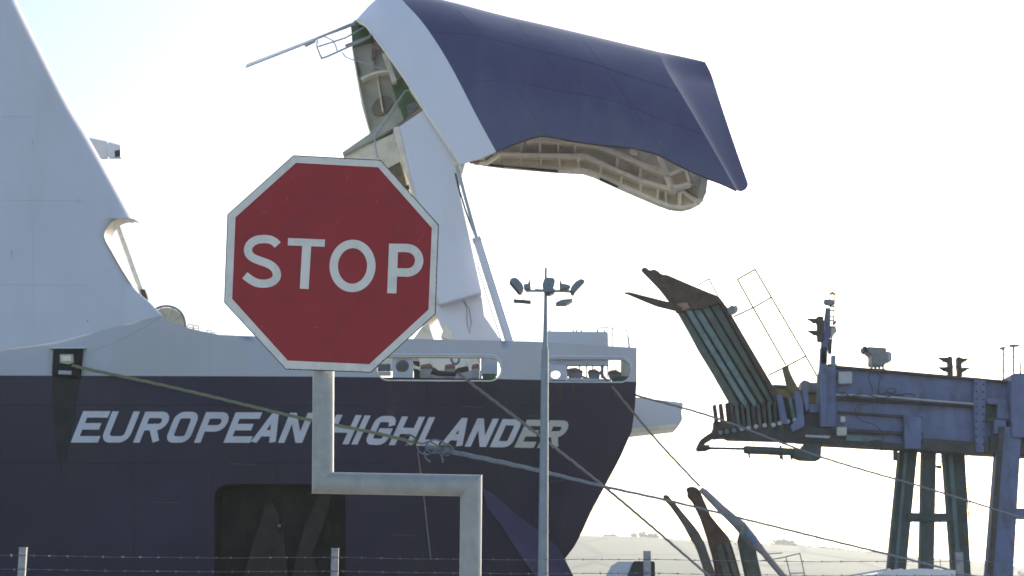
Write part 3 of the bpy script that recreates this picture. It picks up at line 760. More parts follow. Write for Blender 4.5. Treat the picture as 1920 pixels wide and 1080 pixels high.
for x, y0, y1, lean, w in ((335, 135, 200, -14, 10), (468, 118, 206, 6, 14), (590, 128, 210, 4, 10), (700, 138, 208, 2, 12), (975, 210, 300, -6, 16), (1128, 280, 375, -8, 18)):
    VI([(x - lean, y0), (x - lean + w, y0), (x + w, y1), (x, y1)], 87.9, .9, 'frame_rib', 'ship_cream')
VI([(1255, 215), (1290, 240), (1385, 440), (1345, 450)], 87.3, .4, 'diagonal_strut', 'ship_cream')
for q in ([(1305, 345), (1440, 292), (1452, 308), (1318, 362)], [(1430, 300), (1445, 292), (1482, 405), (1466, 412)], [(1335, 425), (1475, 390), (1484, 410), (1345, 448)], [(1310, 352), (1328, 348), (1360, 440), (1345, 447)]):
    VI(q, 86.9, .7, 'lock_bracket', 'ship_cream')
VI([(1330, 362), (1432, 318), (1468, 398), (1356, 434)], 87.6, .1, 'bracket_web', 'ship_inner')
VI([(1075, 168), (1125, 172), (1120, 205), (1075, 195)], 87.0, .4, 'rib_end', 'ship_cream')
VI([(1395, 460), (1418, 455), (1412, 555), (1392, 552)], 87.7, .7, 'frame_rib', 'ship_cream')
VI([(1412, 460), (1430, 452), (1520, 520), (1500, 535)], 87.8, .6, 'frame_rib', 'ship_cream')
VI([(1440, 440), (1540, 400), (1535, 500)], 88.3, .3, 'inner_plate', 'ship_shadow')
VI([(1545, 350), (1592, 372), (1565, 500), (1530, 512)], 87.2, .6, 'end_plate', 'web_grey')
VI([(1460, 310), (1530, 345), (1540, 400), (1490, 400)], 87.4, .5, 'end_plate', 'web_grey')
VI([(1520, 505), (1548, 512), (1545, 535), (1515, 530)], 87.1, .3, 'end_plate', 'ship_cream')
VI([(60, 262), (110, 240), (140, 226), (190, 205), (200, 212), (120, 268)], 82.2, .5, 'hinge_fitting', 'ship_inner')
VI([(0, 262), (60, 250), (100, 245), (60, 266)], 81.4, .3, 'hinge_fitting', 'red_lead')
VI([(100, 240), (150, 214), (160, 224), (110, 254)], 81.0, .3, 'hinge_pin', 'machine_grey')
for q in ([(30, 262), (230, 285), (232, 292), (30, 270)], [(230, 287), (480, 306), (590, 316), (592, 322), (480, 314)], [(870, 365), (990, 420), (992, 426), (870, 374)]):
    VI(q, 87.5, .3, 'rubber_seal', 'brown_rust')
# upper-left opening
z7 = lambda pts: zp((640, 20), 3.6, pts)
VJ = lambda pts, Y, th, name, m: pr(name, m, visor, z7(pts), Y - .6, th)
VJ([(62, 90), (95, 60), (160, 80), (240, 160), (330, 290), (470, 520), (560, 650), (420, 735), (350, 790), (200, 830), (185, 800), (145, 640), (100, 420), (80, 250)], 86.6, .3, 'transverse_web', 'web_grey')
VJ([(70, 245), (78, 245), (108, 420), (152, 640), (192, 800), (205, 830), (192, 832), (140, 650), (98, 420)], 86.1, .5, 'web_flange', 'ship_cream')
VJ([(65, 92), (100, 62), (160, 85), (215, 150), (205, 210), (75, 250)], 86.35, .2, 'painted_web', 'deck_green')
VJ([(338, 495), (410, 450), (470, 520), (515, 610), (425, 735), (385, 645)], 86.3, .25, 'painted_web', 'deck_green')
VJ([(440, 640), (500, 610), (520, 640), (450, 725)], 86.1, .1, 'painted_web', 'machine_grey')
VJ([(275, 290), (308, 286), (374, 474), (344, 487)], 85.6, .4, 'inspection_ladder', 'ship_cream')
VJ([(198, 222), (225, 225), (272, 240), (262, 265), (210, 245)], 85.8, .3, 'stowed_lamp', 'red_lead')
VJ([(128, 452), (185, 425), (250, 405), (310, 400), (315, 412), (250, 420), (190, 440), (135, 470)], 86.0, .6, 'web_flange', 'ship_cream')
VJ([(228, 405), (238, 405), (285, 680), (275, 685)], 86.2, .4, 'web_flange', 'ship_inner')
VJ([(75, 255), (200, 215), (230, 410), (130, 450)], 86.45, .14, 'web_panel', 'web_grey')
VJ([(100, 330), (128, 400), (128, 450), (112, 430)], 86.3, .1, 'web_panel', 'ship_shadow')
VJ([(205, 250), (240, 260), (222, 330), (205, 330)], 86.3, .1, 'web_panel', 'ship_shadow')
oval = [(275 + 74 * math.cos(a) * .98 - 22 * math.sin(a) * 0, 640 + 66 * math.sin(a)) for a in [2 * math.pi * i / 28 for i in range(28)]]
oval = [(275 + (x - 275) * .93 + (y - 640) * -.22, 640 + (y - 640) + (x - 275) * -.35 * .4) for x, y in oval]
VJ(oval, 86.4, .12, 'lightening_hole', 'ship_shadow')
VJ([(470, 520), (560, 640), (545, 655), (455, 525)], 85.9, .4, 'web_flange', 'ship_cream')
# foldaway walkway rails hanging out at the left
z1 = lambda pts: zp((440, 0), 3.376, pts)
def rail(pts, r=1.6, Y=85.2, name='walkway_rail', m='pale_box'):
    ps = [P(x, y, Y) for x, y in z1(pts)]
    return MB().tube(ps, r * Y / F, 6).build(name, m, visor, smooth=True)
rail([(70, 425), (480, 265), (740, 152), (775, 130)], 1.7)
rail([(72, 412), (470, 258), (600, 205), (735, 148)], 1.0, 85.5)
rail([(445, 290), (510, 258)], 3.2)
rail([(525, 255), (522, 295), (550, 370), (590, 356), (850, 238), (862, 215), (845, 172), (810, 145)], 1.9)
rail([(530, 295), (700, 240), (820, 172)], 1.6)
rail([(555, 225), (620, 255), (640, 290), (648, 320)], 1.3)
rail([(590, 215), (700, 175), (760, 150)], 2.6, 85.6)
rail([(700, 290), (860, 230)], 2.6, 85.4)
rail([(680, 330), (700, 358), (750, 380), (830, 400), (950, 440)], 1.2)
rail([(905, 1000), (885, 900), (885, 860), (1020, 660), (1080, 575), (1110, 572), (1135, 590)], 1.7, 82.5)

# hinge arm, hinge bracket, hydraulic cylinder
fa = lambda pts, Y, th, name, m, par=ferry, bevel=.03: pr(name, m, par, pts, Y, th, bevel)
arm = fa([(749, 237), (797, 204), (850, 250), (872, 306), (862, 340), (864, 372), (903, 548), (824, 571), (800, 470), (780, 371)], 80.4, 2.0, 'visor_arm', 'visor_white')
fa([(737, 239), (749, 236), (780, 371), (800, 470), (824, 571), (810, 560), (770, 352)], 80.75, 1.6, 'arm_side_plate', 'ship_cream', arm)
fa([(846, 300), (866, 306), (862, 345)], 80.3, .08, 'arm_edge_bar', 'ship_cream', arm, 0)
fa([(641, 286), (693, 250), (750, 203), (757, 224), (737, 240), (648, 290)], 82.6, 1.4, 'hinge_shade_face', 'web_grey')  # top face of the bracket, its shade put into the grey
fa([(648, 289), (737, 250), (737, 239), (760, 262), (790, 430), (740, 420), (700, 380), (655, 330)], 82.9, 1.4, 'hinge_lit_face', 'ship_cream')  # lower face of the same bracket, its light put into the cream
fa([(728, 315), (750, 303), (764, 350), (752, 372)], 82.7, .15, 'hinge_recess', 'olive', ferry, 0)
fa([(760, 349), (766, 346), (768, 353), (762, 357)], 82.6, .15, 'hinge_pin', 'brown_rust', ferry, 0)
base = fa([(812, 570), (898, 553), (904, 560), (908, 592), (926, 618), (944, 645), (826, 645), (832, 622), (822, 600)], 81.2, 1.6, 'arm_foot', 'visor_white')
fa([(772, 640), (800, 600), (812, 575), (822, 588), (803, 606), (812, 632), (816, 645), (770, 645)], 81.9, 1.2, 'arm_foot_web', 'ship_cream', base)
fa([(826, 632), (836, 604), (842, 618), (850, 620), (846, 638)], 81.0, .3, 'foot_fitting', 'ship_cream', base)
tb('foot_cable', 'machine_grey', base, zp((640, 180), 2.25, [(515, 862), (530, 900), (530, 960), (540, 1000), (548, 960), (540, 900), (515, 862)]), .9, 80.9, 5)
cyl = tb('cylinder_barrel', 'visor_white', ferry, [(895.6, 451), (957, 645)], 8.6, 79.6, 20)
tb('barrel_collar', 'ship_white', cyl, [(893.5, 446), (896.5, 455)], 9.4, 79.6, 20)
tb('piston_rod', 'pale_box', cyl, [(856, 310), (894, 447)], 3.6, 79.6, 12)
tb('hydraulic_hose', 'dark_rope', cyl, [(854, 325), (860, 352), (873, 395), (890, 440)], 1.8, 79.9, 6)
tb('barrel_pipe', 'machine_grey', cyl, [(899, 500), (896, 502), (940, 640)], 1.0, 79.3, 6)

# ================================================================== MOORING ROPES
def rope(pts, rpx, m, label, n=8, lay=True, parent=None):
    pp = smooth_poly(pts, 10)
    ps = [P(x, y, Y) for x, y, Y in pp]
    N = len(ps) - 1; rr = []
    for i in range(len(ps)):
        t = i / N * (len(rpx) - 1); k = min(len(rpx) - 2, int(t)) if len(rpx) > 1 else 0
        r = rpx[k] + (rpx[k + 1] - rpx[k]) * (t - k) if len(rpx) > 1 else rpx[0]
        rr.append(r * ps[i].y / F)
    base_ = ps[-1]
    e = empty('mooring_rope', ps[-1], label, 'rope')
    # two laid strands twisted round each other
    dense = resample([tuple(p) + (r,) for p, r in zip(ps, rr)], max(40, int(sum((a - b).length for a, b in zip(ps, ps[1:])) * 5)))
    for ph in (0, math.pi * 2 / 3, math.pi * 4 / 3):
        out = []; rad = []
        for i, (x, y, z, r) in enumerate(dense):
            a = i * .55 + ph; out.append((x + math.cos(a) * r * .42, y + math.sin(a) * r * .42, z + math.sin(a + 1.2) * r * .42)); rad.append(r * .62)
        MB().tube(out, rad, 5).build('strand', m, e, smooth=True)
    return e
r1 = rope([(138, 684, 74.6), (155, 690, 73.5), (330, 728, 72), (560, 783, 69), (700, 811, 67), (782, 831, 66)], [2.9, 3.1], 'rope_green', 'greenish rope from the black side fairlead across the ship name to the knot')
r2 = rope([(800, 838, 66), (860, 850, 65.6), (1000, 880, 65), (1132, 912, 64), (1250, 938, 63), (1390, 972, 62), (1560, 1014, 60), (1740, 1058, 57), (1960, 1118, 52)], [5.0, 4.4, 2.6, 2.1, 2.0, 2.0], 'rope_grey', 'thick pale grey rope running from the knot past the bow toward the white van')
r3 = rope([(858, 698, 76.6), (890, 724, 75), (1000, 808, 71), (1132, 912, 66), (1240, 1003, 61), (1345, 1094, 57), (1420, 1160, 55)], [3.0, 2.4, 2.0], 'rope_tan', 'tan rope falling steeply from the middle mooring opening past the light mast')
r4 = rope([(1124, 697, 79), (1150, 728, 78.4), (1230, 824, 76.5), (1312, 912, 75)], [2.6, 2.1, 1.9], 'rope_tan', 'tan rope from the foremost mooring opening down to the rusty fender tips')
r5 = rope([(1090, 706, 79.4), (1140, 722, 80), (1196, 742, 81), (1340, 783, 82.5), (1540, 857, 84), (1760, 922, 85), (1960, 985, 86)], [2.2, 2.0, 1.8], 'rope_grey', 'long grey rope from the bow crossing under the blue linkspan girder')
r6 = rope([(783, 846, 65.5), (794, 925, 65.6), (801, 990, 65.7), (808, 1050, 65.8)], [1.3, .9], 'rope_tan', 'loose thin rope end hanging from the knot below the ship name')
kn = empty('rope_knot', P(812, 838, 65.8), 'bulky blue-grey knot joining the green rope and the thick grey rope', 'knot')
for q, m in (([(775, 824), (790, 832), (806, 828), (822, 836), (838, 832), (850, 842)], 'rope_green'), ([(782, 838), (788, 848), (804, 852), (820, 846), (834, 850)], 'rope_grey'),
             ([(800, 830), (816, 824), (834, 832), (828, 846), (810, 850), (798, 840), (802, 830)], 'rope_blue'), ([(820, 846), (836, 838), (848, 846), (838, 854), (822, 850)], 'rope_blue'),
             ([(757, 820), (770, 816), (782, 826), (772, 836), (760, 830)], 'dark_rope'), ([(796, 846), (798, 858), (806, 866)], 'rope_grey'), ([(826, 850), (830, 862), (830, 866)], 'rope_grey')):
    ps = [P(x, y, 65.3 + random.uniform(-.15, .15)) for x, y in smooth_poly(q, 5)]
    MB().tube(ps, 1.6 * 65 / F, 7).build('rope_turn', m, kn, smooth=True)

# ================================================================== LINKSPAN (ship-to-shore ramp)
LY = 88.0
link = empty('linkspan', P(1740, 1300, LY), 'blue steel linkspan with tilted rusty finger flaps on tapering legs', 'linkspan')
L = lambda name, m, pts, Y=LY, th=.4, par=link, bevel=0: pr(name, m, par, pts, Y, th, bevel)
za = lambda pts: zp((1140, 480), 2.7, pts)
zb = lambda pts: zp((1440, 520), 3.0, pts)
zc = lambda pts: zp((1500, 800), 3.857, pts)
ze = lambda pts: zp((1300, 700), 5.647, pts)
# girder
gird = L('girder', 'link_blue', zb([(345, 497), (400, 505), (1130, 570), (1480, 600), (1480, 1000), (1180, 985), (860, 960), (620, 950), (330, 930)]), LY, .6, link, .02)
L('roadway_deck', 'link_dark', zb([(350, 640), (1480, 700), (1480, 840), (350, 780)]), LY + .6, 5.0)
L('top_flange', 'link_dark', zb([(340, 485), (400, 496), (1130, 560), (1480, 592), (1480, 604), (1130, 574), (400, 510), (340, 500)]), LY - .3, 1.2)
L('lower_flange', 'link_dark', zb([(300, 905), (620, 925), (860, 940), (880, 905), (1160, 925), (1480, 950), (1480, 1010), (1160, 992), (860, 972), (620, 958), (300, 940)]), LY - .35, 1.1)
L('web_stiffener', 'link_blue', zb([(1160, 575), (1225, 580), (1225, 700), (1215, 985), (1170, 980), (1155, 700)]), LY - .4, .5, link, .02)
L('web_panel', 'link_blue', zb([(765, 775), (865, 785), (862, 965), (770, 962)]), LY - .5, .5, link, .02)
L('web_rib', 'link_dark', zb([(395, 752), (870, 783), (870, 796), (395, 762)]), LY - .2, .22)
L('web_rib', 'link_dark', zb([(440, 850), (640, 862), (870, 872), (870, 890), (640, 880), (440, 870)]), LY - .3, .3)
L('kick_plate', 'link_teal', zb([(440, 885), (560, 892), (660, 905), (560, 925), (440, 918)]), LY - .45, .2)
L('web_rib', 'link_dark', zb([(380, 690), (840, 712), (1150, 730), (1150, 722), (840, 700), (380, 676)]), LY - .25, .25)
L('web_rib', 'link_blue', zb([(1230, 680), (1330, 675), (1355, 700), (1355, 800), (1290, 800), (1290, 715), (1230, 712)]), LY - .5, .4, link, .03)
L('access_hole', 'link_dark', zb([(1215, 725), (1288, 722), (1288, 790), (1215, 790)]), LY - .1, .06)
L('web_rib', 'link_dark', zb([(1230, 790), (1480, 800), (1480, 812), (1230, 806)]), LY - .55, .3)
L('shoe', 'link_blue', zb([(1275, 800), (1340, 805), (1335, 890), (1272, 880)]), LY - .6, .5, link, .03)
L('shoe', 'link_dark', zb([(1255, 890), (1480, 895), (1480, 1000), (1255, 990)]), LY - .5, .5)
tb('service_pipe', 'pale_box', link, zb([(385, 660), (560, 665), (720, 675), (900, 692), (1155, 712)]), 1.8, LY - .55)
tb('service_pipe', 'link_dark', link, zb([(385, 672), (560, 682), (720, 690), (900, 705), (1155, 722)]), 1.3, LY - .5)
for q in (rect(398, 530, 474, 598), rect(408, 782, 436, 815), rect(388, 842, 444, 890)):
    L('junction_box', 'pale_box' if q[0][1] < 700 else 'lamp_arm', zb(q), LY - .55, .35, link, .03)
tb('cable', 'black_plastic', link, smooth_poly(zb([(625, 640), (600, 700), (510, 720), (492, 760), (520, 805), (600, 830), (640, 870)]), 5), .9, LY - .5, 5)
tb('cable', 'black_plastic', link, smooth_poly(zb([(572, 520), (568, 580), (585, 620), (585, 660)]), 5), .9, LY - .5, 5)
tb('cable', 'black_plastic', link, smooth_poly(zb([(620, 520), (632, 560), (620, 620), (640, 660), (760, 665)]), 5), 1.0, LY - .5, 5)
tb('cable', 'black_plastic', link, smooth_poly(zb([(385, 640), (450, 670), (540, 655), (640, 680), (700, 660)]), 5), .9, LY - .6, 5)
for x, y in ((390, 940), (420, 945), (600, 962), (640, 966), (660, 962)):
    L('underside_fitting', 'link_dark', zb([(x, y - 20), (x + 14, y - 20), (x + 8, y + 6), (x + 3, y + 6)]), LY - .3, .3)
L('drain_pipe', 'link_dark', zc([(680, 175), (708, 178), (704, 243), (682, 240)]), LY - .2, .3)
for q in ([(660, 640), (690, 622), (720, 634), (700, 655), (670, 650)], [(640, 655), (680, 648), (730, 660), (800, 655), (830, 668)], [(400, 655), (430, 648), (450, 664), (480, 672), (520, 668)],
          [(640, 870), (650, 900), (640, 935)], [(1225, 700), (1250, 715), (1290, 712)], [(1400, 800), (1396, 860), (1404, 900)]):
    tb('cable', 'black_plastic', link, smooth_poly(zb(q), 4), 1.1, LY - .62, 5)
for i in range(9):
    q = zb([(1172, 600 + i * 42)])[0]; c_ = P(q[0], q[1], LY - .42)
    MB().tube([c_, c_ + Vector((0, -.05, 0))], .05, 6).build('bolt', 'link_dark', link)
    q = zb([(1212, 603 + i * 42)])[0]; c_ = P(q[0], q[1], LY - .42)
    MB().tube([c_, c_ + Vector((0, -.05, 0))], .05, 6).build('bolt', 'link_dark', link)
# legs
def leg(pts, m='pier_green', Y=LY + 1.2, th=.7, face=None):
    o = L('leg', m, pts, Y, th, link, .04)
    return o
low = 1345
def leg_line(xt0, xt1, yt, xb0, xb1, yb=1080):
    k = (low - yt) / (yb - yt); return [(xt0, yt), (xt1, yt), (xt1 + (xb1 - xt1) * k, low), (xt0 + (xb0 - xt0) * k, low)]
leg(leg_line(1688, 1721, 845, 1665, 1698)); leg(leg_line(1731, 1756, 845, 1726.5, 1751)); leg(leg_line(1770, 1808, 845, 1788, 1821))
def band(pts): L('leg_flange', 'link_teal', pts, LY + 1.05, .15)
band(leg_line(1696, 1702, 848, 1676, 1682)); band(leg_line(1778, 1786, 848, 1795, 1803))
L('leg_brace', 'pier_green', [(1700, 961), (1815, 963), (1814, 978), (1702, 978)], LY + 1.1, .5, link, .03)
leg(leg_line(1874, 1916, 800, 1852, 1900), 'link_blue', LY - .7, .8)
band2 = leg_line(1874, 1884, 800, 1852, 1862); L('leg_flange', 'link_dark', band2, LY - .85, .12)
L('leg_brace', 'link_blue', [(1897, 953), (1960, 952), (1960, 975), (1897, 972)], LY - .5, .5, link, .03)
leg(leg_line(1960, 2000, 800, 1985, 2030), 'link_blue', LY - .7, .8)
L('tower_column', 'link_blue', zb([(1370, 550), (1385, 538), (1480, 540), (1480, 900), (1375, 900), (1365, 700)]), LY - .9, 1.5, link, .04)
tb('aerial', 'link_dark', link, zb([(1418, 475), (1420, 540)]), 1.6, LY - .3)
# maintenance ladder on the far leg
lad = tb('ladder', 'link_dark', link, [(1808, 848), (1811, 905), (1817, 975)], 1.1, LY + .6, 5)
tb('ladder_stile', 'link_dark', lad, [(1812, 848), (1815, 905), (1821, 975)], 1.1, LY + .6, 5)
for i in range(14):
    y = 853 + i * 9; x = 1808 + (y - 848) * .07; tb('rung', 'link_dark', lad, [(x, y), (x + 4, y)], .5, LY + .6, 4)
tb('thin_cable', 'link_dark', link, [(1765, 850), (1764, 925), (1763, 1062)], .6, LY + 2.5, 4)
L('thin_fitting', 'link_dark', [(1757, 872), (1765, 873), (1765, 878), (1757, 877)], LY + 2, .2)
# pump bracket and buffer cylinder below
L('bracket', 'pier_green', ze([(1190, 735), (1360, 745), (1352, 900), (1340, 912), (1160, 905), (1060, 870), (1080, 800), (1200, 780)]), LY - .6, 1.2, link, .03)
tb('buffer_cylinder', 'pier_green', link, ze([(535, 810), (560, 810), (900, 825), (1080, 835)]), [6.6, 7.8, 7.8, 6.6], LY - .3, 14)
tb('buffer_rod', 'link_dark', link, ze([(165, 792), (545, 800)]), 2.4, LY - .3, 8)
tb('rod_eye', 'link_dark', link, ze([(45, 785), (170, 785)]), 5.0, LY - .3, 12)
for x, y in ((590, 850), (920, 860), (940, 870), (1035, 870), (925, 760), (1030, 790), (1150, 770)):
    L('buffer_fitting', 'link_dark', ze([(x - 8, y), (x + 10, y), (x + 14, y + 45), (x + 2, y + 45)]), LY - .3, .2)
L('guard_plate', 'pale_box', ze([(1190, 650), (1450, 662), (1440, 685), (1190, 672)]), LY - 1.0, .2)
# flap root: toothed beam
L('dark_gap_sheet', 'link_dark', ze([(372, 300), (860, 150), (900, 230), (1060, 280), (1400, 330), (1400, 560), (1000, 580), (400, 560)]), LY + .9, .3)  # dark sheet added behind the teeth so their gaps read dark
L('dark_gap_sheet', 'link_dark', ze([(1180, 400), (1520, 300), (1530, 600), (1190, 600)]), LY + .5, .3)  # second added sheet, darkening the gaps around the blue fingers
L('hook_arm', 'link_dark', ze([(235, 530), (260, 640), (220, 680), (130, 735), (115, 760), (170, 780), (165, 805), (60, 812), (42, 785), (62, 740), (85, 695), (140, 655), (210, 610)]), LY - .3, 1.0, link, .03)
L('root_rust', 'rust', ze([(222, 500), (400, 530), (520, 560), (380, 600), (240, 600), (214, 640), (216, 580)]), LY - .24, .2)
L('root_beam', 'link_dark', ze([(225, 500), (400, 530), (700, 560), (1040, 545), (1200, 560), (1530, 590), (1530, 730), (1200, 738), (900, 715), (380, 700), (330, 680), (215, 690), (220, 570)]), LY - .2, .8, link, .03)
L('root_beam', 'link_dark', ze([(1200, 420), (1390, 390), (1400, 600), (1530, 600), (1900, 640), (1900, 780), (1370, 745), (1200, 735), (1050, 640)]), LY + .1, .7)
for x0, y0, w0 in ((212, 330, 30), (275, 320, 34), (345, 312, 34)):
    L('tooth', 'rust', ze([(x0, y0), (x0 + w0, y0), (x0 + w0 + 28, 520), (x0 + 22, 520)]), LY - .1, .5, link, .02)
for i in range(10):
    x = 385 + i * 57; y = 330 if i < 6 else 300
    L('tooth', ['link_dark', 'slat_green'][i % 2], ze([(x, y), (x + 30, y), (x + 62, 590), (x + 22, 590)]), LY - .25 + .03 * (i % 2), .6, link, .02)
for x, y in ((285, 625), (355, 615), (430, 605), (515, 585), (585, 580), (665, 562), (755, 550), (850, 545), (915, 528), (1000, 508), (1080, 495)):
    q = P(*ze([(x, y)])[0], LY - .45)
    MB().tube([q, q + Vector((0, .3, 0))], 4.2 * LY / F, 12).build('hinge_pin', 'pale_box' if x > 500 else 'slat_teal', link, smooth=True)
for q in ([(880, 225), (940, 222), (1000, 510), (1005, 540), (935, 530)], [(1065, 195), (1120, 180), (1160, 300), (1180, 560), (1050, 620), (1030, 560), (1100, 470)], [(1155, 165), (1215, 172), (1225, 360), (1200, 410), (1170, 300)]):
    L('blue_finger', 'link_blue', ze(q), LY - .5, .7, link, .03)
L('blue_finger', 'link_teal', ze([(1000, 250), (1035, 250), (1090, 480), (1055, 500)]), LY - .2, .6)
L('deck_edge', 'link_blue', ze([(1225, 320), (1400, 330), (1400, 420), (1225, 410)]), LY - .2, 2, link, .02)
L('deck_edge', 'link_dark', ze([(850, 118), (1000, 125), (1010, 175), (880, 170)]), LY + 2.4, .6)
L('deck_rail_band', 'ochre', ze([(850, 160), (1310, 200), (1305, 310), (1225, 315), (1060, 270), (900, 240)]), LY + 2, .3)
L('deck_hood', 'machine_grey', ze([(1138, 120), (1160, 68), (1180, 66), (1250, 95), (1330, 95), (1330, 200), (1140, 185)]), LY + 1.4, 1.0, link, .05)
L('stop_post', 'olive', ze([(950, -70), (1010, -95), (1015, -40), (1060, 60), (1130, 185), (1050, 240), (1000, 130), (975, 30)]), LY - .1, .5, link, .02)
# finger flap
FY = LY - .2
flap = L('flap_backing', 'link_dark', za([(356, 285), (560, 215), (855, 700), (860, 800), (640, 800), (600, 710), (460, 480)]), FY + .55, .2)
xt = [352, 388, 426, 470, 514, 556, 578]; xb = [612, 668, 712, 757, 800, 838, 862]
yt_ = [282, 274, 266, 258, 246, 222, 214]
for i in range(6):
    m = ['slat_green', 'slat_teal', 'slat_teal', 'slat_green', 'slat_green', 'slat_green'][i]
    g_ = 7; a0, a1 = xt[i] + 2, xt[i + 1] - g_; b0, b1 = xb[i] + 2, xb[i + 1] - g_
    y0a, y0b = yt_[i], yt_[i + 1] + 3; yb0 = 745 - i * 4
    L('slat', m, za([(a0, y0a), (a1, y0b), (b1, yb0), ((b1 + b1) / 2 - 4, yb0 + 34), (b0 + 2, yb0 - 6)]), FY + (0 if i in (1, 3, 5) else .12), .4, flap, .02)
L('edge_beam', 'rust', za([(556, 212), (600, 255), (720, 460), (855, 690), (858, 715), (835, 712), (700, 470), (580, 262)]), FY - .1, .6, flap)
L('lip_plate', 'rust', za([(170, 65), (182, 57), (194, 58), (210, 72), (222, 70), (236, 67), (252, 75), (272, 92), (300, 95), (370, 125), (440, 155), (500, 180), (560, 203), (592, 245), (560, 238), (470, 268), (400, 272), (352, 284), (332, 250), (262, 160)]), FY - .15, .5, flap, .02)
L('lip_spike', 'rust', za([(82, 183), (110, 182), (200, 205), (330, 238), (375, 262), (370, 285), (340, 272), (250, 250), (180, 222), (110, 192)]), FY - .4, .4, flap, .02)
L('weld_patch', 'red_lead', za([(352, 240), (400, 235), (415, 262), (380, 278), (350, 268)]), FY - .22, .06, flap)
# hand rails above the flap
def lrail(pts, r=1.7, Y=LY + .6): return tb('hand_rail', 'rail_gold', link, pts, r, Y, 5)
lrail(za([(655, 118), (745, 68), (1000, 505), (1065, 620)])); lrail(za([(655, 118), (735, 262), (900, 552)])); lrail(za([(635, 308), (735, 262), (825, 210)]))
lrail(za([(810, 605), (880, 570)])); lrail(za([(915, 552), (1000, 507)])); lrail(za([(448, 152), (512, 115), (555, 200)]), 1.4, LY + .3)
# flood lamp on the flap edge
fl2 = L('flap_lamp', 'machine_grey', za([(605, 262), (628, 248), (640, 252), (640, 290), (618, 300), (608, 288)]), LY - .5, .5, link, .03)
L('lamp_glass', 'pale_box', za([(640, 250), (652, 250), (660, 268), (656, 282), (641, 290)]), LY - .45, .4, fl2, .02)
# lattice mast
mast = L('signal_mast', 'link_blue', zb([(300, 390), (332, 385), (330, 720), (322, 840), (298, 840), (290, 600)]), LY - .6, .5, link, .02)
L('mast_side', 'link_teal', zb([(283, 560), (300, 480), (304, 720), (282, 715)]), LY - .4, .5, mast)
L('mast_side', 'link_blue', zb([(325, 500), (380, 500), (380, 840), (322, 840)]), LY - .35, .6, mast)
zf = lambda pts: zp((1490, 540), 6.75, pts)
L('mast_column', 'link_blue', zf([(400, 250), (440, 250), (450, 480), (465, 500), (460, 620), (420, 700), (410, 960), (330, 960), (345, 650), (380, 480)]), LY - .6, .3, mast)
L('mast_rail', 'brown_rust', zf([(505, 75), (516, 75), (500, 410), (488, 410)]), LY - .6, .1, mast)
L('mast_rail', 'link_dark', zf([(447, 60), (456, 60), (450, 480), (438, 480)]), LY - .6, .12, mast)
L('mast_cap', 'orange_cap', zf([(450, 55), (480, 42), (515, 62), (515, 85), (490, 78), (455, 78)]), LY - .65, .2, mast, .01)
L('mast_lamp', 'machine_grey', zf([(378, 138), (440, 140), (505, 150), (500, 212), (440, 212), (392, 202), (380, 170)]), LY - .75, .4, mast, .03)
for y in (222, 275, 355, 400, 480):
    L('mast_rung', 'link_dark', zf([(448, y), (500, y), (498, y + 14), (446, y + 14)]), LY - .6, .12, mast)
L('mast_lamp', 'machine_grey', zf([(495, 405), (540, 425), (510, 465), (482, 455)]), LY - .7, .25, mast, .02)
L('mast_panel', 'lamp_arm', zf([(470, 480), (520, 480), (535, 550), (490, 600), (475, 650), (455, 620)]), LY - .55, .15, mast)
L('mast_panel', 'link_dark', zf([(455, 640), (478, 640), (468, 830), (430, 830), (418, 700)]), LY - .45, .2, mast)
L('mast_panel', 'mast_grey', zf([(470, 850), (522, 850), (522, 960), (560, 985), (470, 985)]), LY - .4, .4, mast, .02)
L('mast_rail', 'link_dark', zf([(395, 260), (410, 250), (395, 380), (365, 500), (340, 620), (335, 570), (375, 400)]), LY - .62, .1, mast)
for x, y in ((362, 430), (357, 515), (352, 600)):
    pass
tb('mast_stay', 'rail_gold', link, zf([(520, 470), (960, 990)]), .8, LY - .3, 4)

# ---- traffic signals (things of their own)
def visor_cone(mb, c, d, r, l):
    """half-tube sun hood pointing along d"""
    n = 10; up = Vector((0, 0, 1)); sd = d.cross(up).normalized(); a0 = []; a1 = []
    for i in range(n + 1):
        an = math.pi * (1.15 * i / n - .075); off = sd * math.cos(an) * r + up * math.sin(an) * r
        a0.append(c + off); a1.append(c + off * .96 + d * l * (.35 + .65 * max(0, math.sin(an))))
    b0 = [c + (p - c) * .9 for p in a0]; b1 = [p - (p - c - d * (p - c).dot(d)) * .1 for p in a1]
    mb.grid([a0, a1, b1, b0])
def signal(px, pyt, pyb, Y, dirx, label, group, hx=14):
    """two-aspect signal seen from the side; dirx -1 faces left, 1 faces right"""
    a, b = P(px, pyt, Y), P(px, pyb, Y); h = a.z - b.z; w = hx * Y / F * .8
    e = empty('traffic_signal', b, label, 'traffic light', group)
    d = Vector((dirx, 0, 0))
    MB().box((a.x, Y, (a.z + b.z) / 2), (w * .75, .45, h)).build('housing', 'black_plastic', e, bevel=.04)
    for t in (.2, .68):
        c = Vector((a.x + dirx * w * .37, Y, a.z - h * t - .02)); mb = MB(); visor_cone(mb, c, d, .2, .52); mb.build('sun_hood', 'black_plastic', e)
        MB().tube([c, c + d * .03], .17, 14).build('lens', 'lens_glass', e, smooth=True)
    MB().box((a.x - dirx * w * .45, Y, (a.z + b.z) / 2), (w * .25, .1, h * .15)).build('bracket', 'mast_grey', e)
    return e
signal(1537, 594, 641, LY - 1, -1, 'black two-lamp signal facing left on the side of the lattice mast', 'traffic signals on the linkspan', 20)
signal(1780, 669, 706, LY, -1, 'left of the paired black signals standing on the girder, facing left', 'traffic signals on the linkspan')
signal(1797, 670, 707, LY, 1, 'right of the paired black signals standing on the girder, facing right', 'traffic signals on the linkspan')

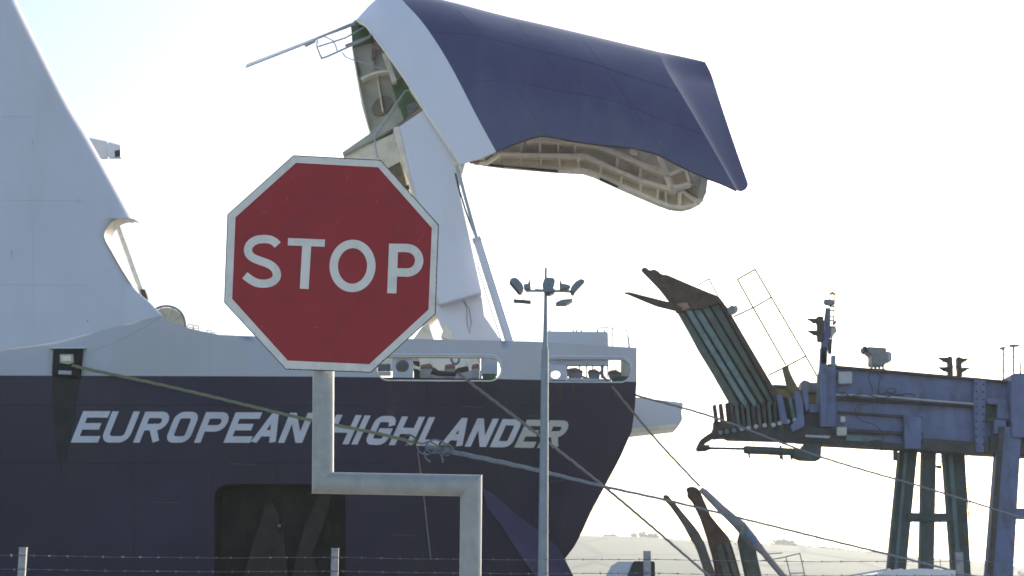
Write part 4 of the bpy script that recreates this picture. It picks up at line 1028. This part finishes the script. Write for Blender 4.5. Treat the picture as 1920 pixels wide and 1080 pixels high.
# ---- surveillance housing on the girder
hs = empty('floodlight_unit', P(1650, 690, LY), 'grey boxy floodlight unit on short legs on top of the blue girder', 'floodlight')
H = lambda name, m, pts, Y=LY, th=1.0, bv=.04: pr(name, m, hs, zf(pts), Y, th, bv)
H('cover', 'machine_grey', [(925, 740), (1165, 755), (1162, 800), (1175, 935), (1140, 975), (975, 975), (975, 845), (930, 815)])
H('nose', 'black_plastic', [(870, 735), (895, 728), (925, 750), (930, 820), (885, 808), (868, 790)], LY + .1, .8)
H('rear_box', 'pale_box', [(1165, 795), (1235, 815), (1228, 928), (1175, 930)], LY + .1, .7)
H('side_plate', 'red_lead', [(985, 850), (1010, 850), (1005, 930), (980, 930)], LY - .08, .1, 0)
for x in (975, 1022, 1072, 1120):
    H('foot', 'machine_grey', [(x, 965), (x + 14, 965), (x + 12, 1030), (x, 1030)], LY + .1, .3, 0)
H('foot_plate', 'machine_grey', [(955, 1015), (1150, 1020), (1150, 1035), (955, 1030)], LY + .05, .6, 0)
# thin lamp poles on the girder
for (x, yt, yb, x0, x1, lab) in ((1881, 652, 713, 1877, 1886, 'shorter thin lamp pole standing on the right end of the girder'), (1900, 647, 700, 1895, 1912, 'taller thin lamp pole with a flat head at the right end of the girder')):
    e = empty('lamp_pole', P(x, yb, LY + 1.5), lab, 'lamp post', 'thin lamp poles on the girder')
    tb('pole', 'mast_grey', e, [(x, yt), (x, yb)], 2.3, LY + 1.5, 6); pr('lamp_head', 'mast_grey', e, rect(x0, yt - 2, x1, yt + 2), LY + 1.3, .4, .02)

# ---- second linkspan behind fence: rusty guide fingers + its railing
zd = lambda pts: zp((1040, 880), 3.84, pts)
fg = 'rusty guide fingers rising above the fence'
def finger(label, pts, m, Y, th, extra=()):
    yb = max(y for x, y in pts); low_ = 1200
    e = empty('fender_finger', P(sum(x for x, y in pts) / len(pts), 1300, Y), label, 'fender', fg)
    pr('blade', m, e, pts, Y, th, .03)
    for q, m2, dY in extra: pr('wear_strip', m2, e, q, Y - dY, .08)
    return e
finger('thin leftmost rusty fender finger with a hooked tip', zd([(785, 185), (800, 182), (818, 187), (840, 215), (870, 245), (930, 320), (990, 390), (1040, 455), (1075, 520), (1100, 590), (1130, 680), (1165, 768), (1330, 1500), (1190, 1500), (1090, 768), (1070, 690), (1040, 600), (1015, 540), (990, 505), (940, 410), (885, 325), (840, 262), (795, 215)]), 'fender_wood', 72, .5)
finger('middle dark brown fender finger with a broad green-planked foot', zd([(955, 130), (985, 122), (1010, 126), (1035, 140), (1055, 175), (1090, 255), (1125, 335), (1185, 410), (1255, 490), (1285, 575), (1310, 660), (1340, 768), (1480, 1500), (1290, 1500), (1172, 768), (1150, 640), (1112, 505), (1060, 350), (1005, 235), (962, 185), (968, 165)]), 'fender_rust', 72, .7,
       [(zd([(1165, 560), (1200, 540), (1270, 768), (1400, 1500), (1350, 1500), (1215, 768)]), 'fender_green', .12), (zd([(1225, 530), (1250, 520), (1325, 768), (1290, 768)]), 'fender_green', .12)])
e3 = finger('right fender finger with green timber foot under a pale strut', zd([(1350, 430), (1385, 445), (1430, 520), (1452, 590), (1470, 680), (1492, 768), (1600, 1500), (1460, 1500), (1382, 768), (1350, 620), (1328, 505)]), 'fender_green', 72.4, .7)
e4 = empty('pale_strut', P(1470, 1085, 71), 'pale grey-blue sloping strut leaning over the right fender finger', 'strut')
tb('strut_tube', 'fender_pale', e4, zd([(1050, 142), (1080, 165), (1200, 285), (1300, 375), (1340, 410), (1420, 510), (1500, 595), (1650, 775), (2100, 1300)]), [4.5, 6.5, 8.0, 9.5, 11, 11, 6, 5.5, 5.5], 71.2, 12)
tb('rope_lashing', 'rope_blue', e4, zd([(1340, 470), (1370, 440), (1385, 470), (1420, 500), (1440, 540)]), 7, 70.8, 8)
tb('rope_lashing', 'rope_green', e4, zd([(1335, 440), (1365, 435)]), 8, 70.8, 8)
gr = empty('scaffold_rail', P(1490, 1085, 74), 'thin dark pipe railing behind the strut at the foot of the hill', 'railing')
for q in ([(1480, 660), (1620, 640), (1765, 605)], [(1765, 605), (1805, 780)], [(1665, 632), (1700, 780)], [(1500, 610), (1640, 602)], [(1690, 750), (1800, 745)]):
    tb('rail', 'machine_grey', gr, zd(q), 1.0, 74, 5)

# ================================================================== LIGHT MAST ON THE QUAY
MY = 48.0
zg = lambda pts: zp((940, 490), 6.353, pts)
lm = empty('floodlight_mast', P(1017, 1300, MY), 'tall grey steel lighting mast with a crown of floodlights before the bow', 'light mast')
g0 = P(1016.5, 1080, MY); g0 = Vector((g0.x, MY, 0))
tp = P(1022, 655, MY)
sh = MB(); bx = g0.x; rb = 9.5 * MY / F
sh.tube([g0, Vector((tp.x * .98 + bx * .02, MY, tp.z))], [.17, 6.8 * MY / F], 16).build('lower_shaft', 'mast_grey', lm, smooth=True)
MB().tube([P(1022, 655, MY), P(1022.5, 622, MY), P(1023.3, 545, MY)], [5.0 * MY / F, 4.4 * MY / F, 3.0 * MY / F], 12).build('upper_shaft', 'mast_grey', lm, smooth=True)
tb('finial', 'mast_grey', lm, [(1023.3, 545), (1023.4, 502)], 2.3, MY, 8)
MB().tube([Vector((g0.x, MY, 0)), Vector((g0.x, MY, .06))], .32, 16).build('base_plate', 'mast_grey', lm)
tb('crown_bar', 'lamp_arm', lm, zg([(290, 352), (530, 350), (830, 360)]), 2.6, MY, 8)
tb('crown_bar', 'mast_grey', lm, zg([(400, 340), (520, 350), (640, 345)]), 2.4, MY - .35, 8)
def fl_head(px, py, ang, w, Y, name='floodlight_head', L_=30, T_=12):
    """floodlight: tapered box with cooling back and glass, tilted by ang (degrees from horizontal in the view plane)"""
    c = P(px, py, Y); k = Y / F; a = math.radians(ang); d = Vector((math.cos(a), 0, math.sin(a))); nrm = Vector((-math.sin(a), 0, math.cos(a)))
    L2, T2 = L_ * k / 2, T_ * k / 2
    pts = [c - d * L2 - nrm * T2, c + d * L2 - nrm * T2, c + d * L2 * .95 + nrm * T2 * .2, c + d * L2 * .45 + nrm * T2, c - d * L2 * .6 + nrm * T2, c - d * L2 + nrm * T2 * .3]
    hd = MB().prism([p + Vector((0, -w / 2, 0)) for p in pts], Vector((0, w, 0))).build(name, 'lamp_body', lm, bevel=.03)
    g = [c - d * L2 * .9 - nrm * T2 * 1.06, c + d * L2 * .9 - nrm * T2 * 1.06, c + d * L2 * .9 - nrm * T2 * 1.01, c - d * L2 * .9 - nrm * T2 * 1.01]
    MB().prism([p + Vector((0, -w * .44, 0)) for p in g], Vector((0, w * .88, 0))).build('glass', 'lens_glass', hd)
    return hd
fl_head(970.5, 536, -50, .5, MY, L_=33, T_=15)
fl_head(1081, 538, 48, .5, MY, L_=33, T_=13)
fl_head(1084, 533, 40, .4, MY + .5, L_=26, T_=10)
for q, m in (([(515, 200), (560, 188), (635, 195), (640, 240), (615, 330), (650, 350), (600, 388), (520, 380), (500, 310), (488, 270)], 'lamp_body'),
             ([(268, 268), (320, 262), (330, 215), (342, 215), (352, 325), (300, 330), (270, 310)], 'lamp_body'), ([(695, 222), (710, 220), (716, 262), (770, 268), (830, 288), (800, 318), (720, 330), (698, 335)], 'lamp_body')):
    pr('control_gear', m, lm, zg(q), MY - .2, .4, .03)
tb('lamp_stay', 'lamp_arm', lm, zg([(272, 395), (262, 455)]), 1.0, MY - .2, 5); tb('lamp_stay', 'lamp_arm', lm, zg([(372, 380), (345, 462)]), 1.0, MY - .2, 5)
pr('under_lamp', 'lamp_body', lm, zg([(145, 448), (260, 456), (355, 465), (352, 474), (255, 464), (150, 458)]), MY - .3, .5, .01)
pr('under_lamp', 'lamp_body', lm, zg([(648, 488), (720, 452), (850, 443), (855, 455), (780, 498), (655, 500)]), MY - .3, .5, .01)
tb('lamp_stay', 'lamp_arm', lm, zg([(800, 400), (795, 450)]), .6, MY - .2, 5)

# ================================================================== BEHIND THE FENCE: van and cabin
VY = 30.0
vt = P(1727, 1069, VY); vx = vt.x
van = empty('van', (vx, VY + 2, 0), 'white panel van with a ribbed roof parked beyond the fence', 'van')
hw = 86 * VY / F
prof = [(-hw * 1.12, .45), (-hw * 1.12, 1.5), (-hw * 1.06, vt.z - .32), (-hw * .98, vt.z - .1), (-hw * .86, vt.z - .02), (0, vt.z + .03), (hw * .8, vt.z), (hw * .95, vt.z - .06), (hw * 1.05, vt.z - .3), (hw * 1.12, 1.5), (hw * 1.12, .45)]
MB().prism([Vector((vx + x, VY, z)) for x, z in prof], Vector((0, 4.9, 0))).build('body', 'van_white', van, bevel=.05)
for i in range(5):
    MB().box((vx - hw * .55 + i * hw * .27, VY + 2.3, vt.z + .02), (.07, 3.6, .05)).build('roof_rib', 'van_white', van, bevel=.01)
for s in (-1, 1):
    MB().box((vx + s * hw * .5, VY - .015, 1.75), (hw * .8, .04, .6)).build('rear_window', 'van_glass', van)
    MB().box((vx + s * hw * .5, VY - .01, 1.2), (hw * .96, .03, 1.6)).build('rear_door', 'van_white', van, bevel=.01)
    MB().box((vx + s * hw * 1.05, VY - .03, 1.3), (.12, .08, .5)).build('tail_light', 'lamp_red', van, bevel=.01)
    for y in (VY + .9, VY + 4.0):
        w = MB().tube([Vector((vx + s * hw * 1.02 - .11, y, .34)), Vector((vx + s * hw * 1.02 + .11, y, .34))], .34, 20).build('wheel', 'tyre', van, smooth=True)
        MB().tube([Vector((vx + s * hw * 1.02 - .12, y, .34)), Vector((vx + s * hw * 1.02 + .12, y, .34))], .2, 16).build('rim', 'machine_grey', w, smooth=True)
MB().box((vx, VY - .08, .55), (hw * 2.1, .16, .22)).build('bumper', 'black_plastic', van, bevel=.03)
CY_ = 34.0
q0, q1, q2 = P(1157, 1053, CY_), P(1188, 1052, CY_), P(1228, 1052, CY_)
cab = empty('site_cabin', ((q0.x + q2.x) / 2, CY_, 0), 'small dark cabin with a white sloping left end behind a fence post', 'cabin')
top_ = q1.z
MB().prism([Vector((q1.x, CY_, top_)), Vector((q2.x, CY_, top_)), Vector((q2.x, CY_, 0)), Vector((q1.x - .45, CY_, 0)), Vector((q1.x - .35, CY_, top_ - .9))], Vector((0, 2, 0))).build('dark_wall', 'cabin_dark', cab, bevel=.02)
MB().prism([Vector((q0.x, CY_ + .02, top_ - .01)), Vector((q1.x - .004, CY_ + .02, top_ - .01)), Vector((q1.x - .36, CY_ + .02, top_ - .9)), Vector((q1.x - .46, CY_ + .02, 0)), Vector((q0.x - .55, CY_ + .02, 0)), Vector((q0.x - .25, CY_ + .02, top_ - .5))], Vector((0, 1.95, 0))).build('end_wall', 'cabin_white', cab, bevel=.02)
MB().box((q2.x - .1, CY_ - .03, top_ - .35), (.03, .03, .6)).build('door_edge', 'machine_grey', cab)

# ================================================================== SECURITY FENCE
NY = 16.3
fence = empty('security_fence', (0, NY, 0), 'galvanised post fence topped by two strands of barbed wire', 'fence')
pz = P(628, 1029, NY)
sp = P(628, 1029, NY).x - P(42, 1033, NY).x
x0 = P(42, 1033, NY).x
for k in range(-5, 10):
    x = x0 + k * sp; wdt = .068; zt = pz.z + (0 if k % 2 else -.01)
    m_ = MB(); t_ = .005
    m_.prism([Vector((x - wdt / 2, NY, zt)), Vector((x + wdt / 2, NY, zt)), Vector((x + wdt / 2, NY, 0)), Vector((x - wdt / 2, NY, 0))], Vector((0, .05, 0)))
    o = m_.build('post', 'galvanised_post', fence, bevel=.003)
    MB().box((x, NY + .025, zt + .004), (wdt + .006, .056, .006)).build('post_cap', 'galvanised_post', o)
    for zz in (P(628, 1045, NY).z, P(628, 1071, NY).z):
        MB().tube([Vector((x - wdt / 2 - .005, NY - .003, zz)), Vector((x + wdt / 2 + .005, NY - .003, zz))], .0035, 5).build('wire_tie', 'wire', o)
for yy in (1045, 1071):
    zz = P(628, yy, NY).z; mb = MB(); bb = MB()
    for k in range(-5, 9):
        xa, xb_ = x0 + k * sp, x0 + (k + 1) * sp; a = []; b = []
        for i in range(41):
            t = i / 40; x = xa + (xb_ - xa) * t; s_ = -.012 * math.sin(math.pi * t) + .002 * math.sin(t * 17 + k)
            ph = i * 1.3; a.append((x, NY - .008 + .0018 * math.cos(ph), zz + s_ + .0018 * math.sin(ph))); b.append((x, NY - .008 - .0018 * math.cos(ph), zz + s_ - .0018 * math.sin(ph)))
        mb.tube(a, .0015, 4, False); mb.tube(b, .0015, 4, False)
        nb = 17
        for i in range(nb):
            t = (i + .5 + random.uniform(-.15, .15)) / nb; x = xa + (xb_ - xa) * t; z = zz - .012 * math.sin(math.pi * t); r = .013
            for s2 in (-1, 1):
                an = random.uniform(0, math.pi); d = Vector((.25 * s2, math.cos(an), math.sin(an))).normalized() * r * 1.3
                bb.tube([Vector((x + .003 * s2, NY - .008, z)) - d, Vector((x + .003 * s2, NY - .008, z)) + d], .0018, 3)
            bb.tube([Vector((x - .009, NY - .008, z)), Vector((x + .009, NY - .008, z))], .005, 5)
    w = mb.build('barbed_wire', 'wire', fence); b_ = bb.build('barbs', 'wire', w); b_['kind'] = 'stuff'
# mesh panel below the wire (below the picture, there for other views)
mb = MB(); zt = P(628, 1100, NY).z
for i in range(0, 13):
    z = zt * i / 12 if i else .05
    mb.tube([Vector((x0 - 5 * sp, NY - .004, z)), Vector((x0 + 9 * sp, NY - .004, z))], .002, 4)
for i in range(840):
    x = x0 - 5 * sp + i * (14 * sp / 840); mb.tube([Vector((x, NY - .008, .03)), Vector((x, NY - .008, zt))], .0016, 3, False)
mm = mb.build('wire_mesh', 'wire', fence); mm['kind'] = 'stuff'

# ================================================================== STOP SIGN
SY = 6.1
stop = empty('stop_sign', (P(883, 1080, SY).x, SY, 0), 'red octagonal STOP sign on a cranked galvanised pole in the foreground', 'road sign')
OUT = [(550, 291.7), (713.6, 300.5), (822, 421.5), (816, 588.5), (695, 698), (536, 692), (420.8, 567), (427, 402.3)]
INN = [(555, 305.4), (709, 313.8), (809.6, 427.5), (803.3, 580.4), (692.5, 682.8), (539.6, 676), (435.4, 560.4), (441.7, 407.5)]
def SP(x, y, off=0): return P(x, y, SY) + Vector((0, off, 0))
plate = MB().prism([SP(x, y) for x, y in OUT], Vector((0, .003, 0))).build('sign_plate', 'sign_white', stop, bevel=.0004)
MB().prism([SP(x, y, -.0006) for x, y in INN], Vector((0, .0005, 0))).build('red_field', 'sign_red', plate)
ob = [SP(x, y, .0015) for x, y in OUT]
MB().tube([p + Vector((0, -.0008, 0)) for p in ob + [ob[0]]], .0017, 5).build('plate_edge', 'edge_grime', plate)
zs = lambda pts: zp((400, 270), 2.4, pts)
def stop_letter(strokes, name='letter'):
    def mapper(x, y, off): return SP(x, y, -.0018 + off)
    letter_mesh(strokes, mapper, .0011, .00025).build(name, 'sign_white', plate)
sS = smooth_poly(zs([(290, 455), (276, 441), (256, 431), (228, 428), (196, 432), (170, 447), (157, 470), (160, 494), (178, 512), (210, 526), (246, 539), (272, 556), (286, 582), (282, 605), (262, 622), (230, 629), (196, 625), (168, 611), (142, 591)]), 3)
stop_letter([ribbon(sS, 37 / 2.4)])
stop_letter([ribbon(zs([(336, 440), (502, 446.5)]), 33 / 2.4), ribbon(zs([(421, 446), (409, 652)]), 40 / 2.4)])
th_ = math.radians(2.5); oc = (626.5, 549)
oo = [(oc[0] + 84.5 * math.cos(a) * math.cos(th_) - 99 * math.sin(a) * math.sin(th_), oc[1] + 84.5 * math.cos(a) * math.sin(th_) + 99 * math.sin(a) * math.cos(th_)) for a in [2 * math.pi * i / 56 for i in range(56)]]
stop_letter([ribbon(zs(oo), 38 / 2.4, True)])
pb = [(806, 468), (868, 468)] + arc(872, 524, 54.5, 55, -90, 90, 18) + [(805, 577)]
stop_letter([ribbon(zs([(811.5, 449), (803, 672)]), 41.5 / 2.4), ribbon(zs(pb), 37.5 / 2.4)])
# chips and scratches
for q, w in (([(728, 269), (735, 260), (742, 252)], 1.2), ([(922, 440), (950, 405)], .6), ([(835, 370), (828, 410)], .5), ([(600, 150), (604, 160)], 2), ([(556, 350), (560, 354)], 2.2),
             ([(355, 147), (359, 150)], 2), ([(218, 818), (221, 823)], 2.5), ([(371, 797), (374, 800)], 2), ([(605, 978), (609, 982)], 3), ([(520, 955), (521, 960)], 1.5), ([(552, 685), (554, 688)], 2),
             ([(450, 825), (470, 828)], 1.2), ([(216, 310), (232, 302), (245, 312)], .8), ([(855, 520), (870, 505)], .6), ([(331, 235), (336, 260)], 1.1), ([(705, 295), (715, 290)], .8)):
    p2 = [(a * 1.0, b * 1.0) for a, b in q]; rb_ = ribbon(zs(p2), w / 2.4 * 1.3)
    letter_mesh([rb_], lambda x, y, off: SP(x, y, -.0012 + off), .0005, 0).build('scratch_mark', 'scratch', plate)
def edge_specks():
    mb = MB()
    for k in range(170):
        i = random.choice([0, 0, 1, 1, 1, 4, 4, 4, 5, 2, 3, 6]); a, b = OUT[i], OUT[(i + 1) % 8]; t = random.random() ** .8; cx, cy = (OUT[0][0] + OUT[4][0]) / 2, (OUT[0][1] + OUT[4][1]) / 2
        x, y = a[0] + (b[0] - a[0]) * t, a[1] + (b[1] - a[1]) * t; q = 1 - random.uniform(0, .008); x, y = cx + (x - cx) * q, cy + (y - cy) * q
        r = random.uniform(.3, .9); n = 5
        mb.add([SP(x + r * random.uniform(.6, 1.5) * math.cos(j * 1.256), y + r * math.sin(j * 1.256), -.0008) for j in range(n)], [tuple(range(n))])
    return mb
o = edge_specks().build('edge_specks', 'edge_grime', plate, fix=False); o['kind'] = 'stuff'
# cranked pole of 76 mm tube, mitred
PR = 20.6 * SY / F
PYc = SY + .003 + PR + .012
pA, pB, pC, pD = P(607, 600, PYc), P(605.3, 905.5, PYc), P(883.6, 910.5, PYc), P(882.3, 1080, PYc)
def mitre_tube(pts, r, n=40):
    """segments cut on the bisecting planes, so the elbows are true mitres"""
    segs = []
    for i in range(len(pts) - 1):
        a, b = pts[i], pts[i + 1]; d = (b - a).normalized()
        y = Vector((0, 1, 0)); u = (y - d * y.dot(d)).normalized(); w = d.cross(u)
        def cut(p, other):
            if other is None: nrm = d
            else: nrm = (d + other).normalized()
            L_ = []
            for j in range(n):
                an = 2 * math.pi * j / n; off = (u * math.cos(an) + w * math.sin(an)) * r
                t = -(off.dot(nrm)) / d.dot(nrm); L_.append(p + off + d * t)
            return L_
        dp = (a - pts[i - 1]).normalized() if i else None; dn = (pts[i + 2] - b).normalized() if i < len(pts) - 2 else None
        segs.append((cut(a, dp), cut(b, dn)))
    return segs
pE = Vector((pD.x + (pD.x - pC.x) * .15, pD.y, 0))
pole_pts = [Vector((pA.x, PYc, pA.z)), Vector((pB.x, PYc, pB.z)), Vector((pC.x, PYc, pC.z)), Vector((pD.x, PYc, 0))]
segs = mitre_tube(pole_pts, PR)
for k, (a, b) in enumerate(segs):
    m_ = MB(); N = len(a); m_.add(a + b, [(j, (j + 1) % N, N + (j + 1) % N, N + j) for j in range(N)] + ([tuple(range(N - 1, -1, -1))] if k == 0 else []))
    m_.build(['upper_tube', 'crank_tube', 'lower_tube'][k], 'galvanised', stop, smooth=True)
for a in (segs[0][1], segs[1][1]):     # ground weld beads at the mitres
    MB().tube(a + [a[0]], .0011, 5).build('weld_bead', 'galvanised', stop, smooth=True)
topz = SP(620, 330).z
MB().tube([Vector((pA.x, PYc, pA.z - .01)), Vector((pA.x, PYc, topz))], PR, 32).build('upper_tube', 'galvanised', stop, smooth=True)
for py in (420, 610):
    zc_ = SP(600, py).z
    MB().box((pA.x, SY + .009, zc_), (.42, .012, .03)).build('mounting_rail', 'sign_back', stop)
    ring = [Vector((pA.x + (PR + .003) * math.cos(a), PYc + (PR + .003) * math.sin(a), zc_)) for a in [2 * math.pi * i / 24 for i in range(25)]]
    MB().tube(ring, .004, 6).build('clamp_band', 'sign_back', stop, smooth=True)
MB().tube([Vector((pD.x, PYc, 0)), Vector((pD.x, PYc, .02))], .12, 20).build('foot_collar', 'concrete', stop)
